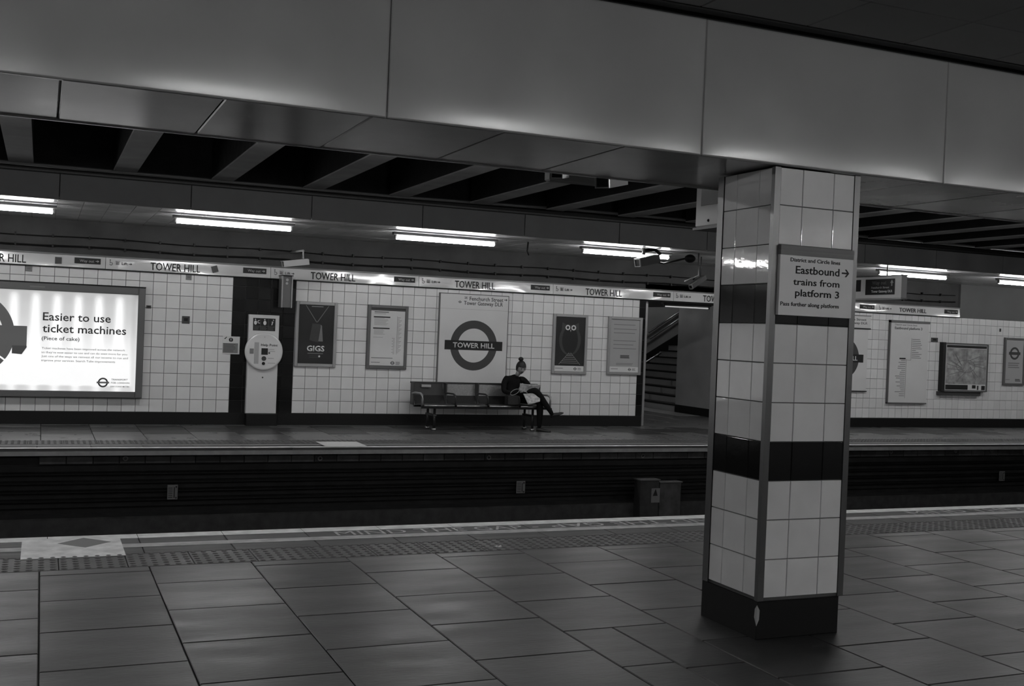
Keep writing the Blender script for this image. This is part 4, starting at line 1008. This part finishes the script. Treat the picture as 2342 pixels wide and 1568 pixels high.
# ---------------------------------------------------------------- person reading on the bench
person = thing('person', (7.28, 16.75, 0), 'person in black with hair in a bun, legs crossed, reading a newspaper on the bench', 'person')
def skin(name, chains, mt, parent, sub=2, root=0):
    """chains: list of lists of (x,y,z,r); equal points are welded"""
    vs, rad, es, ix = [], [], [], {}
    for ch in chains:
        pv = None
        for x, y, z, r in ch:
            k = (round(x, 4), round(y, 4), round(z, 4))
            if k not in ix: ix[k] = len(vs); vs.append((x, y, z)); rad.append(r)
            if pv is not None: es.append((pv, ix[k]))
            pv = ix[k]
    me = bpy.data.meshes.new(name); me.from_pydata(vs, es, [])
    ob = bpy.data.objects.new(name, me); COL.objects.link(ob)
    md = ob.modifiers.new('s', 'SKIN'); md.use_smooth_shade = True
    for i, v in enumerate(me.skin_vertices[0].data):
        rr2 = rad[i]; v.radius = rr2 if isinstance(rr2, tuple) else (rr2, rr2); v.use_root = (i == root)
    sb = ob.modifiers.new('u', 'SUBSURF'); sb.levels = sub; sb.render_levels = sub
    dg = bpy.context.evaluated_depsgraph_get(); me2 = bpy.data.meshes.new_from_object(ob.evaluated_get(dg))
    bpy.data.objects.remove(ob); me2.materials.clear(); me2.materials.append(mt)
    for p in me2.polygons: p.use_smooth = True
    return put(me2, name, parent)
PEL = (7.27, 16.80, .545, (.13, .115)); WST = (7.26, 16.80, .62, (.115, .10)); CHS = (7.27, 16.78, .76, (.125, .105)); NKB = (7.29, 16.75, .865, (.10, .075)); NK = (7.305, 16.725, .905, (.055, .055))
body = [[PEL, WST, CHS, NKB, NK],
        [CHS, (7.13, 16.77, .835, (.065, .065)), (7.085, 16.74, .77, (.055, .055)), (7.06, 16.68, .635, (.045, .045)), (7.15, 16.54, .61, (.038, .038)), (7.24, 16.45, .64, (.026, .026))],
        [CHS, (7.44, 16.76, .84, (.062, .062)), (7.485, 16.72, .78, (.054, .054)), (7.535, 16.62, .67, (.044, .044)), (7.565, 16.50, .71, (.036, .036)), (7.575, 16.42, .745, (.025, .025))],
        [PEL, (7.20, 16.70, .545, (.10, .10)), (7.36, 16.50, .625, (.082, .082)), (7.49, 16.34, .680, (.064, .064)), (7.615, 16.30, .50, (.056, .056)), (7.745, 16.27, .33, (.038, .038)), (7.78, 16.275, .27, (.034, .034))],
        [PEL, (7.36, 16.70, .525, (.095, .095)), (7.48, 16.50, .515, (.08, .08)), (7.58, 16.37, .495, (.064, .064)), (7.585, 16.36, .32, (.060, .060)), (7.595, 16.38, .11, (.042, .042)), (7.60, 16.395, .055, (.036, .036))]]
skin('body', body, M['cloth'], person)
# neck and head
hd = Vector((7.345, 16.655, 1.035))
skin('neck', [[(7.30, 16.735, .89, (.042, .042)), (7.318, 16.70, .94, (.043, .043)), (7.335, 16.675, .985, (.048, .05))]], M['skin'], person, 1)
hm = MB(); 
def headmesh():
    n, m_ = 20, 16; vs = []; fs = []
    tilt = math.radians(22)
    for i in range(m_+1):
        t_ = PI*i/m_
        for k in range(n):
            a = 2*PI*k/n; x = math.sin(t_)*math.cos(a); y = math.sin(t_)*math.sin(a); z = math.cos(t_)
            rx, ry, rz = .075, .092, .112
            if z < 0: rx *= 1-.28*(-z); ry *= 1-.12*(-z)
            X_, Y_, Z_ = x*rx, y*ry, z*rz
            if Y_ < 0 and abs(x) < .28 and -.45 < z < .05: Y_ -= .016*(1-abs(x)/.28)*(1-abs(z+.2)/.26 if abs(z+.2) < .26 else 0)
            if Y_ < 0 and .0 < z < .22 and .15 < abs(x) < .6: Y_ += .010
            if Y_ < 0 and z < -.72: Y_ -= .006
            Y2 = Y_*math.cos(tilt)-Z_*math.sin(-tilt)*-1; Z2 = Y_*math.sin(tilt)+Z_*math.cos(tilt)
            Y2 = Y_*math.cos(tilt)-Z_*math.sin(tilt)
            vs.append((hd.x+X_, hd.y+Y2, hd.z+Z2))
    for i in range(m_):
        for k in range(n): fs.append((i*n+k, i*n+(k+1) % n, (i+1)*n+(k+1) % n, (i+1)*n+k))
    return MB().add(vs, fs)
head = headmesh().build('head', M['skin'], person, True)
def hp(x, y, z, tilt=math.radians(22)):
    return Vector((hd.x+x, hd.y+y*math.cos(tilt)-z*math.sin(tilt), hd.z+y*math.sin(tilt)+z*math.cos(tilt)))
for sx in (-1, 1):
    MB().ball(hp(sx*.028, -.078, .010), .010, 8, 6).build('eye', M['dgrey'], head, True)
    MB().ball(hp(sx*.074, .01, -.005), .022, 8, 6, .4, .8, 1.2).build('ear', M['skin'], head, True)
MB().ball(hp(0, -.082, -.058), .018, 8, 6, 1.2, .5, .35).build('mouth', M['dgrey'], head, True)
# hair: cap with bun
n, m_ = 22, 14; vs = []; fs = []
for i in range(m_+1):
    for k in range(n):
        a = 2*PI*k/n; lim = PI*(.40 if math.sin(a) < -.35 else (.62 if math.sin(a) < .3 else .78)); t_ = lim*i/m_
        x, y, z = math.sin(t_)*math.cos(a)*.084, math.sin(t_)*math.sin(a)*.101+.004, math.cos(t_)*.121
        vs.append(tuple(hp(x, y, z)))
for i in range(m_):
    for k in range(n): fs.append((i*n+k, i*n+(k+1) % n, (i+1)*n+(k+1) % n, (i+1)*n+k))
hair = MB().add(vs, fs).build('hair', M['hair'], person, True)
MB().ball(hp(-.012, .045, .135), .042, 12, 8, 1.05, .95, .85).build('bun', M['hair'], hair, True)
# hands
def hand(p, d, up_, side, nm):
    p, d, up_ = Vector(p), Vector(d).normalized(), Vector(up_).normalized(); s_ = d.cross(up_).normalized()*side
    ch = [[(*(p-d*.02), .018), (*(p+d*.035), .022), (*(p+d*.06), .020)]]
    for q in range(4):
        off = s_*(-.027+.018*q); ln = (.058, .070, .066, .050)[q]; b0 = p+d*.045+off*.6; b1 = p+d*.075+off
        ch.append([(*(p+d*.035), .022), (*b0, .010), (*b1, .0085), (*(b1+d*ln*.5-up_*ln*.25), .008), (*(b1+d*ln*.7-up_*ln*.65), .0065)])
    ch.append([(*(p-d*.02), .018), (*(p-s_*.03+d*.02), .010), (*(p-s_*.045+d*.045+up_*.0), .009), (*(p-s_*.045+d*.07-up_*.01), .007)])
    return skin(nm, ch, M['skin'], person, 1)
hand((7.26, 16.44, .645), (.9, -.25, .15), (0, -.3, 1), 1, 'hand'); hand((7.575, 16.41, .755), (-.75, -.35, -.1), (0, -.4, 1), -1, 'hand')
# shoes
def shoe(heel, toe, up_):
    h, t_ = Vector(heel), Vector(toe); d = (t_-h).normalized(); u = Vector(up_).normalized(); s_ = d.cross(u).normalized(); L = (t_-h).length
    vs = []; fs = []; n = 10; st_ = [(0, .026, .055), (.12, .032, .065), (.35, .032, .055), (.6, .040, .038), (.85, .034, .028), (1, .012, .012)]
    for f_, w_, hh in st_:
        for k in range(n):
            a = 2*PI*k/n; c, s2 = math.cos(a), math.sin(a); z = hh*max(s2, -.0)*1.0 if s2 > 0 else s2*.006
            vs.append(tuple(h+d*L*f_+s_*w_*c+u*(z+.008)))
    for i in range(len(st_)-1):
        for k in range(n): fs.append((i*n+k, i*n+(k+1) % n, (i+1)*n+(k+1) % n, (i+1)*n+k))
    fs += [tuple(range(n)), tuple(range((len(st_)-1)*n, len(st_)*n))]
    return MB().add(vs, fs).build('shoe', M['leather'], person, True)
shoe((7.575, 16.44, .0), (7.74, 16.24, .0), (0, 0, 1))
shoe((7.765, 16.30, .235), (7.945, 16.20, .315), (-.42, -.1, .9))
# newspaper
t = thing('newspaper', (7.4, 16.4, .6), 'pale folded newspaper held open on the lap of the seated person', 'newspaper')
def sheet(c00, c10, c11, c01, bend, nm):
    n = 10; m2 = 8; vs = []; A, B, C_, D = map(Vector, (c00, c10, c11, c01))
    nn = (B-A).cross(D-A).normalized()
    for s2 in (0, .004):
        for j in range(m2+1):
            for i in range(n+1):
                u, v = i/n, j/m2; p = A*(1-u)*(1-v)+B*u*(1-v)+C_*u*v+D*(1-u)*v; p += nn*(bend*math.sin(PI*u)*(.5+.5*v)+s2+.004*math.sin(9*u+4*v)); vs.append(tuple(p))
    k = (n+1)*(m2+1); fs = []
    for o_ in (0, k):
        for j in range(m2):
            for i in range(n): a = o_+j*(n+1)+i; fs.append((a, a+1, a+n+2, a+n+1))
    for i in range(n): fs += [(i, i+1, k+i+1, k+i), (m2*(n+1)+i, m2*(n+1)+i+1, k+m2*(n+1)+i+1, k+m2*(n+1)+i)]
    for j in range(m2): fs += [(j*(n+1), (j+1)*(n+1), k+(j+1)*(n+1), k+j*(n+1)), (j*(n+1)+n, (j+1)*(n+1)+n, k+(j+1)*(n+1)+n, k+j*(n+1)+n)]
    return MB().add(vs, fs).build(nm, M['news'], t, True)
sheet((7.235, 16.44, .655), (7.54, 16.38, .67), (7.575, 16.33, .775), (7.225, 16.40, .785), .02, 'upper_leaf')
sheet((7.32, 16.26, .45), (7.53, 16.26, .50), (7.555, 16.30, .655), (7.27, 16.36, .62), -.02, 'lower_leaf')
# handbag with a loop handle
t = thing('handbag', (7.14, 16.5, .43), 'black handbag with a pale looped strap beside the seated person', 'handbag')
MB().cham(7.05, 7.24, 16.46, 16.60, .43, .59, .02, '+z').build('bag_body', M['leather'], t)
c = Vector((7.155, 16.44, .64)); pts = [(c.x+.075*math.cos(a)*1.0+.02*math.sin(a), c.y+.01*math.sin(a), c.z+.045*math.sin(a)+.02*math.cos(a)) for a in [2*PI*i/24 for i in range(25)]]
MB().tube(pts, .005, 6).build('strap', M['palefr'], t, True)

# ---------------------------------------------------------------- litter
p = gp(1140, 1252)
o = MB().prism([(p.x-.02, .006), (p.x+.018, .006), (p.x+.022, .016), (p.x+.004, .011), (p.x-.016, .018)], p.y-.012, p.y+.012).build('litter_scrap', M['white']); tag(o, 'tiny white scrap of litter on the tactile paving', 'litter')
bpy.context.view_layer.update()
